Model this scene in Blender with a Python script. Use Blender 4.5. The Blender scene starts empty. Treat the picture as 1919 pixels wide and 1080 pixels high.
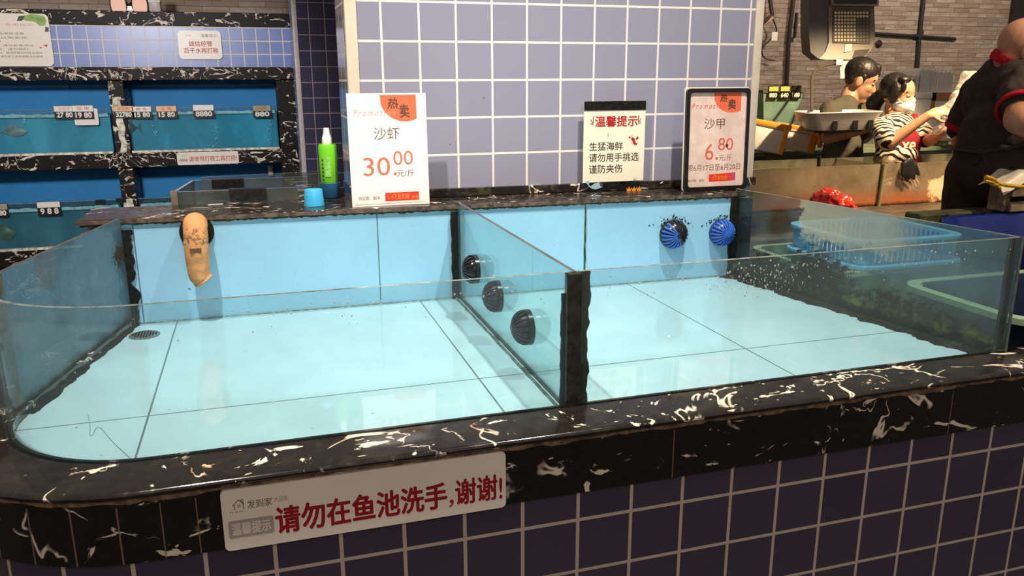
import bpy, bmesh, math, random
from mathutils import Vector, Matrix, Euler, noise as mnoise
rnd = random.Random(7)
C = bpy.context.scene.collection
scn = bpy.context.scene

# ------------------------------------------------------------------ camera
# world: X along the pillar face, Y away from the camera, Z up, floor at z = 0
FPX = 1525.94                       # focal length in pixels of the 1919 px wide frame
YAW, PITCH, ROLL = 0.2993998, 0.2528645, -0.0035622
CAM = Vector((-0.33207, -2.22372, 1.45560))
_f = Vector((math.sin(YAW)*math.cos(PITCH), math.cos(YAW)*math.cos(PITCH), -math.sin(PITCH)))
_r = Vector((math.cos(YAW), -math.sin(YAW), 0))
_u = _r.cross(_f)
_c, _s = math.cos(ROLL), math.sin(ROLL)
RIGHT, UP, FWD = _c*_r+_s*_u, -_s*_r+_c*_u, _f
cam_d = bpy.data.cameras.new('camera')
cam_d.sensor_fit = 'HORIZONTAL'; cam_d.sensor_width = 36.0
cam_d.lens = FPX*36.0/1919.0
cam_d.clip_start = 0.02; cam_d.clip_end = 60
cam = bpy.data.objects.new('camera', cam_d); C.objects.link(cam)
cam.matrix_world = Matrix(((RIGHT.x, UP.x, -FWD.x, CAM.x), (RIGHT.y, UP.y, -FWD.y, CAM.y), (RIGHT.z, UP.z, -FWD.z, CAM.z), (0, 0, 0, 1)))
scn.camera = cam
def at(px, py, d):                  # the point at depth d (metres along the view axis) seen at a pixel
    return CAM + d*(FWD + RIGHT*((px-959.5)/FPX) - UP*((py-540)/FPX))
def atY(px, py, y):
    v = FWD + RIGHT*((px-959.5)/FPX) - UP*((py-540)/FPX)
    return CAM + v*((y-CAM.y)/v.y)
def atZ(px, py, z):
    v = FWD + RIGHT*((px-959.5)/FPX) - UP*((py-540)/FPX)
    return CAM + v*((z-CAM.z)/v.z)

# ------------------------------------------------------------------ world, lights, exposure
w = bpy.data.worlds.new('world'); scn.world = w; w.use_nodes = True
w.node_tree.nodes['Background'].inputs[0].default_value = (1.0, 0.85, 0.72, 1)
w.node_tree.nodes['Background'].inputs[1].default_value = 0.26
vs = scn.view_settings
vs.view_transform = 'Standard'; vs.look = 'None'; vs.exposure = 0.0; vs.gamma = 1.0; vs.use_curve_mapping = False
scn.cycles.use_denoising = True
scn.cycles.transparent_max_bounces = 32
scn.cycles.max_bounces = 8
scn.cycles.caustics_reflective = False; scn.cycles.caustics_refractive = False
def spot(name, loc, target, power, col, deg=100, blend=0.6, size=0.05):
    d = bpy.data.lights.new(name, 'SPOT'); d.energy = power; d.color = col
    d.spot_size = math.radians(deg); d.spot_blend = blend; d.shadow_soft_size = size
    o = bpy.data.objects.new(name, d); C.objects.link(o); o.location = loc
    o.rotation_euler = (Vector(target)-Vector(loc)).to_track_quat('-Z', 'Y').to_euler()
    return o
WARM = (1.0, 0.89, 0.76)
spot('ceiling_spot_left', (-0.72, -1.24, 3.45), (-0.32, -0.48, 0.9), 385, WARM, 68, 1.0, 0.035)
spot('ceiling_spot_right', (0.74, -1.02, 3.45), (0.64, -0.42, 0.9), 375, WARM, 68, 1.0, 0.035)
spot('front_fill', (0.3, -4.6, 3.3), (0.3, -1.1, 0.7), 95, (1.0, 0.86, 0.74), 60, 0.8, 0.25)  # added fill light, brightens the plate on the tank front
spot('rack_spot', (-1.3, -0.4, 2.25), (-1.15, 3.9, 1.05), 430, (1.0, 0.97, 0.96), 42, 0.5, 0.15)
spot('counter_spot', (3.45, 0.55, 2.75), (3.10, 1.70, 0.95), 600, (1.0, 0.72, 0.40), 60, 0.45, 0.06)
spot('stall_spot', (2.9, 3.4, 3.4), (3.7, 4.5, 1.2), 110, (1.0, 0.76, 0.54), 130, 0.9, 0.1)
spot('stone_wall_fill', (5.4, 2.3, 3.3), (5.4, 4.4, 1.5), 240, (1.0, 0.84, 0.70), 120, 0.8, 0.1)  # added fill light for the stone wall
spot('big_man_fill', (3.1, -0.9, 2.9), (2.45, 0.30, 1.2), 170, (1.0, 0.78, 0.52), 60, 0.8, 0.05)  # added fill light, aimed at the big man to brighten him

# ------------------------------------------------------------------ node helpers
def srgb(r, g, b):
    f = lambda c: (c/255/12.92) if c/255 <= 0.04045 else ((c/255+0.055)/1.055)**2.4
    return (f(r), f(g), f(b), 1)
class NT:
    def __init__(s, name):
        s.m = bpy.data.materials.new(name); s.m.use_nodes = True
        s.t = s.m.node_tree; s.t.nodes.clear(); s.out = s.n('ShaderNodeOutputMaterial')
    def n(s, typ, **kw):
        nd = s.t.nodes.new(typ)
        for k, v in kw.items(): setattr(nd, k, v)
        return nd
    def l(s, a, b): s.t.links.new(a, b)
    def put(s, sock, v):
        if hasattr(v, 'is_linked') or isinstance(v, bpy.types.NodeSocket): s.l(v, sock)
        else:
            if sock.type == 'RGBA' and len(v) == 3: v = (*v, 1)
            sock.default_value = v
    def math(s, op, a, b=0.0, c=None, clamp=False):
        nd = s.n('ShaderNodeMath', operation=op, use_clamp=clamp)
        s.put(nd.inputs[0], a); s.put(nd.inputs[1], b)
        if c is not None: s.put(nd.inputs[2], c)
        return nd.outputs[0]
    def ramp(s, v, a, b, lo=0.0, hi=1.0):
        nd = s.n('ShaderNodeMapRange', interpolation_type='SMOOTHSTEP')
        s.put(nd.inputs[0], v)
        for i, x in zip((1, 2, 3, 4), (a, b, lo, hi)): nd.inputs[i].default_value = x
        return nd.outputs[0]
    def mix(s, fac, a, b):
        nd = s.n('ShaderNodeMix', data_type='RGBA')
        s.put(nd.inputs[0], fac); s.put(nd.inputs[6], a); s.put(nd.inputs[7], b)
        return nd.outputs[2]
    def coord(s, kind='Object', scale=(1, 1, 1), loc=(0, 0, 0)):
        tc = s.n('ShaderNodeTexCoord'); mp = s.n('ShaderNodeMapping')
        mp.inputs['Scale'].default_value = scale; mp.inputs['Location'].default_value = loc
        s.l(tc.outputs[kind], mp.inputs[0]); return mp.outputs[0]
    def noise(s, vec, scale, detail=3, rough=0.55, dist=0.0):
        nd = s.n('ShaderNodeTexNoise'); s.l(vec, nd.inputs['Vector'])
        nd.inputs['Scale'].default_value = scale; nd.inputs['Detail'].default_value = detail
        nd.inputs['Roughness'].default_value = rough; nd.inputs['Distortion'].default_value = dist
        return nd.outputs[0]
    def bsdf(s, col, rough=0.5, metal=0.0, spec=0.5, bump=None, bstr=0.3, bdist=0.002, coat=0.0, trans=None, sub=None):
        p = s.n('ShaderNodeBsdfPrincipled')
        s.put(p.inputs['Base Color'], col); s.put(p.inputs['Roughness'], rough)
        p.inputs['Metallic'].default_value = metal; p.inputs['Specular IOR Level'].default_value = spec
        p.inputs['Coat Weight'].default_value = coat; p.inputs['Coat Roughness'].default_value = 0.05
        if bump is not None:
            b = s.n('ShaderNodeBump'); b.inputs['Strength'].default_value = bstr; b.inputs['Distance'].default_value = bdist
            s.l(bump, b.inputs['Height']); s.l(b.outputs[0], p.inputs['Normal'])
        return p.outputs[0]
    def done(s, sh): s.l(sh, s.out.inputs[0]); return s.m

def plain(name, col, rough=0.5, metal=0.0, spec=0.5, var=0.12, scale=30, bump=0.0, coat=0.0):
    n = NT(name); v = n.coord()
    ns = n.noise(v, scale, 4)
    dark = tuple(c*(1-var) for c in col[:3]); lite = tuple(min(1, c*(1+var)) for c in col[:3])
    c = n.mix(n.ramp(ns, 0.3, 0.7), dark, lite)
    return n.done(n.bsdf(c, rough, metal, spec, ns if bump else None, bump, 0.004, coat))

def tile_mat(name, pitch, off, tile_cols, grout, gw=0.0032, rough=0.12, dirt=0.0, bumpd=0.0015):
    n = NT(name); v = n.coord('UV', loc=(-off[0], -off[1], 0))
    br = n.n('ShaderNodeTexBrick'); br.offset = 0; br.squash = 1
    n.l(v, br.inputs['Vector'])
    br.inputs['Color1'].default_value = (*tile_cols[0][:3], 1); br.inputs['Color2'].default_value = (*tile_cols[1][:3], 1)
    br.inputs['Mortar'].default_value = (*grout[:3], 1); br.inputs['Scale'].default_value = 1
    br.inputs['Mortar Size'].default_value = gw; br.inputs['Mortar Smooth'].default_value = 0.15
    br.inputs['Brick Width'].default_value = pitch; br.inputs['Row Height'].default_value = pitch
    col = br.outputs[0]
    sp = n.ramp(n.noise(n.coord('UV'), 38, 2, 0.5), 0.755, 0.775)
    col = n.mix(n.math('MULTIPLY', sp, 0.75), col, (0.06, 0.06, 0.09, 1))
    if dirt:
        d = n.ramp(n.noise(n.coord('UV'), 9, 6, 0.7), 0.5, 0.75, 0, dirt)
        col = n.mix(d, col, (0.10, 0.07, 0.05, 1))
    rg = n.math('ADD', n.math('MULTIPLY', br.outputs[1], 0.55), rough)
    h = n.math('SUBTRACT', 1.0, br.outputs[1])
    return n.done(n.bsdf(col, rg, 0, 0.5, h, 0.6, bumpd))

def marble_mat(name, amount=1.0, rough=0.09, dirty=0.0, joint=0.0, spec=0.5):
    n = NT(name); v = n.coord()
    a = n.noise(v, 4.2, 4, 0.55, 1.4)
    vein = n.ramp(n.math('ABSOLUTE', n.math('SUBTRACT', a, 0.5)), 0.003, 0.014, 1, 0)
    vein = n.math('MULTIPLY', vein, n.ramp(n.noise(v, 6.5, 4, 0.6), 0.545-0.05*amount, 0.60-0.05*amount))
    b = n.noise(n.coord(scale=(1, 1.5, 2.2), loc=(3, 1, 2)), 8.0, 4, 0.55, 2.4)
    t0 = 0.665-0.05*amount
    blob = n.ramp(b, t0, t0+0.03)
    m = n.math('MAXIMUM', vein, blob, clamp=True)
    g = n.ramp(n.noise(v, 17, 4), 0.52, 0.72)
    vc = n.mix(g, (0.78, 0.68, 0.55, 1), (0.55, 0.24, 0.07, 1))
    base = n.mix(n.noise(v, 60, 3), (0.006, 0.005, 0.005, 1), (0.022, 0.017, 0.015, 1))
    col = n.mix(m, base, vc)
    if joint:
        uv = n.n('ShaderNodeSeparateXYZ'); n.l(n.coord('UV'), uv.inputs[0])
        k = n.math('FRACT', n.math('DIVIDE', uv.outputs[0], joint))
        k = n.math('LESS_THAN', k, 0.0016/joint*1.2)
        col = n.mix(n.math('MULTIPLY', k, 0.8), col, (0.22, 0.16, 0.12, 1))
    if dirty:
        d = n.ramp(n.noise(v, 26, 6, 0.7), 0.48, 0.66, 0, dirty)
        col = n.mix(d, col, n.mix(n.noise(v, 7, 3), (0.13, 0.09, 0.06, 1), (0.05, 0.07, 0.02, 1)))
        return n.done(n.bsdf(col, n.math('ADD', n.math('MULTIPLY', d, 0.5), rough), 0, 0.5))
    return n.done(n.bsdf(col, rough, 0, spec))

def glass_mat(name, tint=(0.86, 0.95, 0.94), haze=None, haze_amt=0.0, haze_scale=6, stains=(), refl=1.0):
    """thin clear sheet: see-through and mirror-like by the viewing angle, with haze, colour patches and growths laid over it"""
    n = NT(name)
    tr = n.n('ShaderNodeBsdfTransparent'); tr.inputs[0].default_value = (*tint, 1)
    gl = n.n('ShaderNodeBsdfGlossy'); gl.inputs['Roughness'].default_value = 0.02
    lw = n.n('ShaderNodeLayerWeight'); lw.inputs[0].default_value = 0.5
    fr = n.math('ADD', n.math('MULTIPLY', n.math('POWER', lw.outputs['Facing'], 4.0), 0.8*refl), 0.035*refl, clamp=True)
    mx = n.n('ShaderNodeMixShader'); n.l(fr, mx.inputs[0]); n.l(tr.outputs[0], mx.inputs[1]); n.l(gl.outputs[0], mx.inputs[2])
    sh = mx.outputs[0]
    if haze:
        df = n.n('ShaderNodeBsdfDiffuse'); df.inputs[0].default_value = (*haze, 1)
        tl = n.n('ShaderNodeBsdfTranslucent'); tl.inputs[0].default_value = (*haze, 1)
        a = n.n('ShaderNodeMixShader'); a.inputs[0].default_value = 0.4; n.l(df.outputs[0], a.inputs[1]); n.l(tl.outputs[0], a.inputs[2])
        fac = n.ramp(n.noise(n.coord('UV'), haze_scale, 5, 0.65), 0.3, 0.75, haze_amt*0.4, haze_amt)
        b = n.n('ShaderNodeMixShader'); n.l(fac, b.inputs[0]); n.l(sh, b.inputs[1]); n.l(a.outputs[0], b.inputs[2]); sh = b.outputs[0]
    uv = n.coord('UV'); sx = n.n('ShaderNodeSeparateXYZ'); n.l(uv, sx.inputs[0])
    for st in stains:
        fac = st['f'](n, uv, sx.outputs[0], sx.outputs[1])
        df = n.n('ShaderNodeBsdfDiffuse'); n.put(df.inputs[0], st['col'])
        b = n.n('ShaderNodeMixShader'); n.l(fac, b.inputs[0]); n.l(sh, b.inputs[1]); n.l(df.outputs[0], b.inputs[2]); sh = b.outputs[0]
    return n.done(sh)

# ------------------------------------------------------------------ geometry helpers
def chain(o):
    m = Matrix.Identity(4)
    while o is not None: m = o.matrix_basis @ m; o = o.parent
    return m
def auto_uv(bm):
    uv = bm.loops.layers.uv.verify()
    for f in bm.faces:
        n = f.normal; ax = max(range(3), key=lambda i: abs(n[i]))
        for lp in f.loops:
            c = lp.vert.co
            lp[uv].uv = (c.x, c.y) if ax == 2 else ((c.x, c.z) if ax == 1 else (c.y, c.z))
def obj(name, bm, mats, parent=None, smooth=False, local=False, keep_uv=False, sharp=40):
    if not keep_uv: bm.normal_update(); auto_uv(bm)
    if parent is not None and not local: bm.transform(chain(parent).inverted())
    me = bpy.data.meshes.new(name); bm.to_mesh(me); bm.free()
    for m in (mats if isinstance(mats, (list, tuple)) else [mats]): me.materials.append(m)
    if smooth:
        me.polygons.foreach_set('use_smooth', [True]*len(me.polygons))
        if sharp: me.set_sharp_from_angle(angle=math.radians(sharp))
    o = bpy.data.objects.new(name, me); C.objects.link(o)
    if parent is not None: o.parent = parent
    return o
def tag(o, label, cat, group=None, kind=None):
    o['label'] = label; o['category'] = cat
    if group: o['group'] = group
    if kind: o['kind'] = kind
    return o
def thing(name, label, cat, loc=(0, 0, 0), rot=(0, 0, 0), group=None):
    o = bpy.data.objects.new(name, None); C.objects.link(o); o.empty_display_size = 0.1
    o.location = loc; o.rotation_euler = rot
    return tag(o, label, cat, group)
def struct(name, bm, mats, **k):
    o = obj(name, bm, mats, **k); o['kind'] = 'structure'; return o
def copy_tree(o, parent=None):
    c = o.copy(); C.objects.link(c); c.parent = parent
    for ch in list(o.children): copy_tree(ch, c)
    return c
NB = bmesh.new
def box(bm, x0, x1, y0, y1, z0, z1, M=None, bev=0.0):
    r = bmesh.ops.create_cube(bm, size=1)
    bmesh.ops.transform(bm, matrix=Matrix.Translation(((x0+x1)/2, (y0+y1)/2, (z0+z1)/2)) @ Matrix.Diagonal((x1-x0, y1-y0, z1-z0, 1)), verts=r['verts'])
    vs_ = r['verts']
    if bev:
        es = list({e for v in vs_ for e in v.link_edges})
        g = bmesh.ops.bevel(bm, geom=es, offset=bev, segments=2, affect='EDGES', profile=0.5)
        vs_ = list({v for f in g['faces'] for v in f.verts} | {v for v in vs_ if v.is_valid})
    if M is not None: bmesh.ops.transform(bm, matrix=M, verts=vs_)
    return bm
def prism(bm, pts, z0, z1, M=None):
    a = [bm.verts.new((p[0], p[1], z0)) for p in pts]; b = [bm.verts.new((p[0], p[1], z1)) for p in pts]
    k = len(pts)
    try:
        bm.faces.new(list(reversed(a))); bm.faces.new(b)
        for i in range(k): bm.faces.new((a[i], a[(i+1) % k], b[(i+1) % k], b[i]))
    except ValueError: pass
    if M is not None: bmesh.ops.transform(bm, matrix=M, verts=a+b)
    return bm
def rrect(x0, y0, x1, y1, r, seg=5):
    out = []
    for cx, cy, a0 in ((x1-r, y0+r, -90), (x1-r, y1-r, 0), (x0+r, y1-r, 90), (x0+r, y0+r, 180)):
        for i in range(seg+1):
            a = math.radians(a0+90*i/seg); out.append((cx+r*math.cos(a), cy+r*math.sin(a)))
    return out
def lathe(bm, prof, seg=32, M=None, cap=True):
    rings = []
    for r, z in prof: rings.append([bm.verts.new((r*math.cos(2*math.pi*i/seg), r*math.sin(2*math.pi*i/seg), z)) for i in range(seg)])
    for a, b in zip(rings, rings[1:]):
        for i in range(seg): bm.faces.new((a[i], a[(i+1) % seg], b[(i+1) % seg], b[i]))
    if cap:
        bm.faces.new(list(reversed(rings[0]))); bm.faces.new(rings[-1])
    if M is not None: bmesh.ops.transform(bm, matrix=M, verts=[v for r in rings for v in r])
    return bm
def tube(bm, pts, r, seg=10, flat=1.0):
    pts = [Vector(p) for p in pts]; k = len(pts)
    rs = r if isinstance(r, (list, tuple)) else [r]*k
    prev = None; rings = []
    for i, p in enumerate(pts):
        t = (pts[min(i+1, k-1)]-pts[max(i-1, 0)]).normalized()
        if prev is None:
            up = Vector((0, 0, 1)) if abs(t.z) < 0.9 else Vector((1, 0, 0))
            n = t.cross(up).normalized()
        else: n = (prev - t*prev.dot(t)).normalized()
        prev = n; b = t.cross(n)
        rings.append([bm.verts.new(p + rs[i]*(math.cos(2*math.pi*j/seg)*n + flat*math.sin(2*math.pi*j/seg)*b)) for j in range(seg)])
    for a, b in zip(rings, rings[1:]):
        for j in range(seg): bm.faces.new((a[j], a[(j+1) % seg], b[(j+1) % seg], b[j]))
    bm.faces.new(list(reversed(rings[0]))); bm.faces.new(rings[-1])
    return bm
def ball(bm, c, r, M=None, u=16, v=10):
    rr = r if isinstance(r, (list, tuple)) else (r, r, r)
    g = bmesh.ops.create_uvsphere(bm, u_segments=u, v_segments=v, radius=1)
    m = Matrix.Translation(c) @ Matrix.Diagonal((*rr, 1))
    if M is not None: m = M @ m
    bmesh.ops.transform(bm, matrix=m, verts=g['verts']); return bm
def spline(pts, n=8):
    P = [Vector(p) for p in pts]; out = []
    for i in range(len(P)-1):
        p0, p1, p2, p3 = P[max(i-1, 0)], P[i], P[i+1], P[min(i+2, len(P)-1)]
        for k in range(n):
            t = k/n
            out.append(0.5*((2*p1)+(p2-p0)*t+(2*p0-5*p1+4*p2-p3)*t*t+(3*p1-p0-3*p2+p3)*t**3))
    out.append(P[-1]); return out
def sweep(bm, path, normals, prof, us=None, closed=True, mi=None):
    """profile (offset outwards, z) carried along a plan path; UV = (run along the path, z)"""
    uvl = bm.loops.layers.uv.verify(); rings = []; L = 0; run = []
    for i, (p, nn) in enumerate(zip(path, normals)):
        if i: L += (Vector(path[i])-Vector(path[i-1])).length
        run.append(L if us is None else us[i])
        rings.append([bm.verts.new((p[0]+nn[0]*o, p[1]+nn[1]*o, z)) for o, z in prof])
    k = len(prof)
    for i in range(len(rings)-1):
        for j in range(k if closed else k-1):
            q = (j+1) % k
            f = bm.faces.new((rings[i][j], rings[i+1][j], rings[i+1][q], rings[i][q]))
            dz = abs(prof[j][1]-prof[q][1])
            for lp, (ri, pj) in zip(f.loops, ((i, j), (i+1, j), (i+1, q), (i, q))):
                lp[uvl].uv = (run[ri], prof[pj][1] if dz > 1e-6 else prof[pj][0])
            if mi: f.material_index = mi[j]
    if closed:
        for f in (bm.faces.new(list(reversed(rings[0]))), bm.faces.new(rings[-1])):
            f.material_index = mi[0] if mi else 0
    bmesh.ops.recalc_face_normals(bm, faces=bm.faces)
    return bm
_dg = None
def glyphs(bm, s, x, y, h=None, w=None, size=0.05, bold=0.0, shear=0.0, z=0.0008, align='L', space=1.0):
    """a line of writing, its ink box scaled to height h and / or width w, lower left at x, y"""
    cu = bpy.data.curves.new('t', 'FONT'); cu.body = s; cu.size = 1; cu.offset = min(0, bold); cu.shear = shear; cu.space_character = space
    cu.resolution_u = 3
    o = bpy.data.objects.new('t', cu); C.objects.link(o)
    dg = bpy.context.evaluated_depsgraph_get(); dg.update()
    me = bpy.data.meshes.new_from_object(o.evaluated_get(dg))
    bpy.data.objects.remove(o); bpy.data.curves.remove(cu)
    xs = [v.co.x for v in me.vertices]; ys = [v.co.y for v in me.vertices]
    if not xs: return bm
    x0, x1, y0, y1 = min(xs), max(xs), min(ys), max(ys)
    sy = h/(y1-y0) if h else None; sx = w/(x1-x0) if w else None
    if sx is None and sy is None: sx = sy = size
    sx = sx or sy; sy = sy or sx
    if align == 'C': x -= (x1-x0)*sx/2
    if align == 'R': x -= (x1-x0)*sx
    me.transform(Matrix.Translation((x, y, z)) @ Matrix.Diagonal((sx, sy, 1, 1)) @ Matrix.Translation((-x0, -y0, 0)))
    bm.from_mesh(me)
    if bold > 0:                     # heavier strokes: the line again, nudged round in a small circle
        hh = bold*(y1-y0)*sy*0.95
        for k in range(8):
            m2 = me.copy(); m2.transform(Matrix.Translation((hh*math.cos(k*math.pi/4), hh*math.sin(k*math.pi/4), 2e-6*(k+1)))); bm.from_mesh(m2); bpy.data.meshes.remove(m2)
    bpy.data.meshes.remove(me); return bm
def flat(bm, pts, z=0.0006):
    try: bm.faces.new([bm.verts.new((p[0], p[1], z)) for p in pts])
    except ValueError: pass
    return bm
def stroke(bm, pts, wd, z=0.0008):
    for a, b in zip(pts, pts[1:]):
        a, b = Vector(a), Vector(b); n = Vector((-(b-a).y, (b-a).x)).normalized()*wd/2
        flat(bm, [a+n, a-n, b-n, b+n], z)
    return bm
def blob(parts, voxel=0.008, smooth=4, fac=0.5, disp=0.0, dscale=20):
    """one continuous skin grown round capsules ('c', p0, r0, p1, r1) and ellipsoids ('e', centre, radii, matrix)"""
    bm = NB()
    for p in parts:
        if p[0] == 'c':
            a, b = Vector(p[1]), Vector(p[3]); ra, rb = p[2], p[4]
            ball(bm, a, ra, u=14, v=9); ball(bm, b, rb, u=14, v=9)
            if (b-a).length > 1e-5: tube(bm, [a, b], [ra, rb], 14)
        else:
            g = bmesh.ops.create_uvsphere(bm, u_segments=20, v_segments=14, radius=1)
            M = (p[3] if len(p) > 3 and p[3] is not None else Matrix.Identity(4))
            bmesh.ops.transform(bm, matrix=M @ Matrix.Translation(p[1]) @ Matrix.Diagonal((*p[2], 1)), verts=g['verts'])
    me = bpy.data.meshes.new('b'); bm.to_mesh(me); bm.free()
    o = bpy.data.objects.new('b', me); C.objects.link(o)
    m = o.modifiers.new('r', 'REMESH'); m.mode = 'VOXEL'; m.voxel_size = voxel
    m = o.modifiers.new('s', 'SMOOTH'); m.iterations = smooth; m.factor = fac
    dg = bpy.context.evaluated_depsgraph_get(); dg.update()
    me2 = bpy.data.meshes.new_from_object(o.evaluated_get(dg))
    bpy.data.objects.remove(o); bpy.data.meshes.remove(me)
    bm = NB(); bm.from_mesh(me2); bpy.data.meshes.remove(me2)
    if disp:
        bm.normal_update()
        for v in bm.verts: v.co += v.normal*disp*(mnoise.noise(v.co*dscale)+0.5*mnoise.noise(v.co*dscale*2.3))
    return bm

# ------------------------------------------------------------------ shared materials
def LZ(x): return 1.130+0.003+(0.295-x)*0.006          # the old back ledge is a little out of level
def slope(bm):
    for v in bm.verts: v.co.z += 0.003+(0.295-v.co.x)*0.006
    return bm
GROUT = (0.80, 0.74, 0.70)
M_tile = tile_mat('lavender_tile', 0.1, (0.0, 0.05), ((0.27, 0.275, 0.37), (0.285, 0.29, 0.38)), GROUT)
M_tile_low = tile_mat('lavender_tile_shaded', 0.1, (0.0, 0.017), ((0.055, 0.046, 0.078), (0.064, 0.054, 0.090)), (0.55, 0.45, 0.39), 0.0034, 0.16, 0.15)  # same tile as the pillar, darkened in colour for the shade under the ledge
M_tile_far = tile_mat('lavender_tile_rack', 0.0873, (-0.02, 0.046), ((0.16, 0.22, 0.50), (0.19, 0.25, 0.52)), GROUT, 0.0035, 0.32)
M_tile_pier = tile_mat('shaded_tile_pier', 0.1, (0.05, 0.03), ((0.045, 0.045, 0.085), (0.055, 0.05, 0.095)), (0.30, 0.24, 0.26), 0.003)  # shade on the pier front painted into the tile colour
M_marble = marble_mat('black_gold_marble', 1.0)
M_lip = marble_mat('black_gold_marble_lip', 0.9, 0.10, 0.14)
M_fascia = marble_mat('black_gold_marble_fascia', 0.72, 0.08, 0.0, 0.6)
M_fascia_s = marble_mat('black_gold_marble_strips', 0.95, 0.08, 0.0, 0.048)
M_rackstone = marble_mat('black_gold_marble_rack', 1.3, 0.45, spec=0.12)
M_caulk = plain('dirty_mortar', (0.17, 0.105, 0.065), 0.8, var=0.6, scale=60, bump=1.0)
M_ledge = marble_mat('black_gold_marble_ledge', 0.45, 0.2, 0.45)
M_edge = plain('glass_edge', (0.16, 0.20, 0.19), 0.12, spec=1.0, var=0.4, scale=50)
M_edge_d = plain('glass_edge_dark', (0.055, 0.055, 0.05), 0.2, var=0.5, scale=70)
M_black = plain('black_silicone', (0.007, 0.007, 0.006), 0.45, spec=0.25, var=0.6, scale=80, bump=0.6)
M_algae = plain('dark_algae', (0.010, 0.011, 0.006), 0.7, spec=0.12, var=0.8, scale=120, bump=1.0)
M_cream = plain('cream_plastic', (0.83, 0.72, 0.58), 0.35, var=0.05)
M_white = plain('white_board', (0.86, 0.82, 0.76), 0.35, var=0.02)
M_ivory = plain('ivory_board', (0.88, 0.83, 0.66), 0.4, var=0.02)
M_steel = plain('steel', (0.55, 0.55, 0.55), 0.3, 1.0)
def ink(name, r, g, b): return plain(name, srgb(r, g, b)[:3], 0.5, var=0.0)
K_red = ink('red_ink', 176, 22, 26); K_dred = ink('deep_red_ink', 150, 0, 10); K_brown = ink('brown_ink', 96, 66, 52)
K_dark = ink('dark_ink', 58, 42, 36); K_price = ink('faded_red_ink', 196, 112, 84); K_price2 = ink('red_price_ink', 214, 90, 74)
K_badge = ink('orange_badge', 232, 106, 70); K_pink = ink('pink_ink', 226, 150, 130); K_grey = ink('grey_ink', 120, 110, 104)
K_lgrey = ink('pale_grey_ink', 168, 158, 152); K_orange = ink('orange_ink', 246, 150, 50); K_barred = ink('red_bar', 222, 54, 36)
K_mag = ink('magenta_bar', 196, 70, 96); K_white = ink('white_ink', 250, 242, 230); K_bluei = ink('pale_blue_ink', 150, 185, 210); K_navy = ink('navy_ink', 60, 66, 90)

def panel_mat(name, ox, oy, pitch, pitch2, wd, col, rough, coat=0.0, dirt=0.35):
    n = NT(name); uvn = n.coord('UV'); s = n.n('ShaderNodeSeparateXYZ'); n.l(uvn, s.inputs[0])
    def line(v, o, p):
        k = n.math('FRACT', n.math('DIVIDE', n.math('SUBTRACT', v, o-wd/2), p)); return n.math('LESS_THAN', k, wd/p)
    m = line(s.outputs[0], ox, pitch)
    if pitch2: m = n.math('MAXIMUM', m, line(s.outputs[1], oy, pitch2))
    c = n.mix(n.ramp(n.noise(uvn, 5, 4), 0.3, 0.7), tuple(x*0.95 for x in col), tuple(min(1, x*1.05) for x in col))
    c = n.mix(n.math('MULTIPLY', m, 0.8), c, (0.03, 0.05, 0.05, 1))
    sp = n.ramp(n.noise(uvn, 55, 2, 0.4), 0.76, 0.785)
    c = n.mix(n.math('MULTIPLY', sp, 0.8), c, (0.03, 0.045, 0.04, 1))
    scr = n.ramp(n.math('ABSOLUTE', n.math('SUBTRACT', n.noise(n.coord('UV', (1, 3.2, 1)), 9, 2, 0.4, 2.2), 0.5)), 0.0, 0.006, 1, 0)
    scr = n.math('MULTIPLY', scr, n.ramp(n.noise(uvn, 7, 3), 0.55, 0.66, 0, dirt))
    c = n.mix(scr, c, (0.10, 0.20, 0.22, 1))
    wet = n.ramp(n.noise(uvn, 6, 4, 0.6), 0.35, 0.65, rough, rough*2.4)
    return n.done(n.bsdf(c, wet, 0, 0.75 if pitch2 else 0.5, n.noise(uvn, 3.0, 2), 0.05, 0.01, coat))
M_floorp = panel_mat('pale_blue_floor_tile', -0.552, -0.163, 0.603, 0.596, 0.0035, (0.37, 0.575, 0.665), 0.018)
M_backp = panel_mat('pale_blue_back_tile', -0.627, 0, 0.574, 0, 0.003, (0.27, 0.53, 0.72), 0.14)

# ------------------------------------------------------------------ the room
def stone_wall_mat():
    n = NT('stacked_stone'); v = n.coord('UV')
    br = n.n('ShaderNodeTexBrick'); br.offset = 0.37; br.offset_frequency = 2; br.squash = 0.6; br.squash_frequency = 3
    n.l(v, br.inputs['Vector']); br.inputs['Scale'].default_value = 1
    br.inputs['Color1'].default_value = (0.24, 0.18, 0.14, 1); br.inputs['Color2'].default_value = (0.46, 0.38, 0.32, 1); br.inputs['Mortar'].default_value = (0.12, 0.09, 0.07, 1)
    br.inputs['Mortar Size'].default_value = 0.002; br.inputs['Brick Width'].default_value = 0.19; br.inputs['Row Height'].default_value = 0.042; br.inputs['Mortar Smooth'].default_value = 0.4
    c = n.mix(n.ramp(n.noise(n.coord('UV', (1, 7, 1)), 3.5, 5, 0.6), 0.35, 0.7), br.outputs[0], (0.30, 0.22, 0.16, 1))
    h = n.math('ADD', n.noise(n.coord('UV', (1, 4, 1)), 6, 4), n.math('MULTIPLY', br.outputs[1], -0.7))
    return n.done(n.bsdf(c, 0.75, 0, 0.3, h, 0.8, 0.02))
M_stone = stone_wall_mat()
struct('floor', box(NB(), -4.5, 9.5, -3.5, 4.7, -0.1, 0.0), tile_mat('dark_floor_tile', 0.4, (0, 0), ((0.10, 0.09, 0.085), (0.12, 0.105, 0.095)), (0.05, 0.045, 0.04), 0.003, 0.25, 0.4))
struct('wall_back', box(NB(), -4.5, 9.5, 4.5, 4.7, 0.0, 3.6), M_stone)
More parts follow.
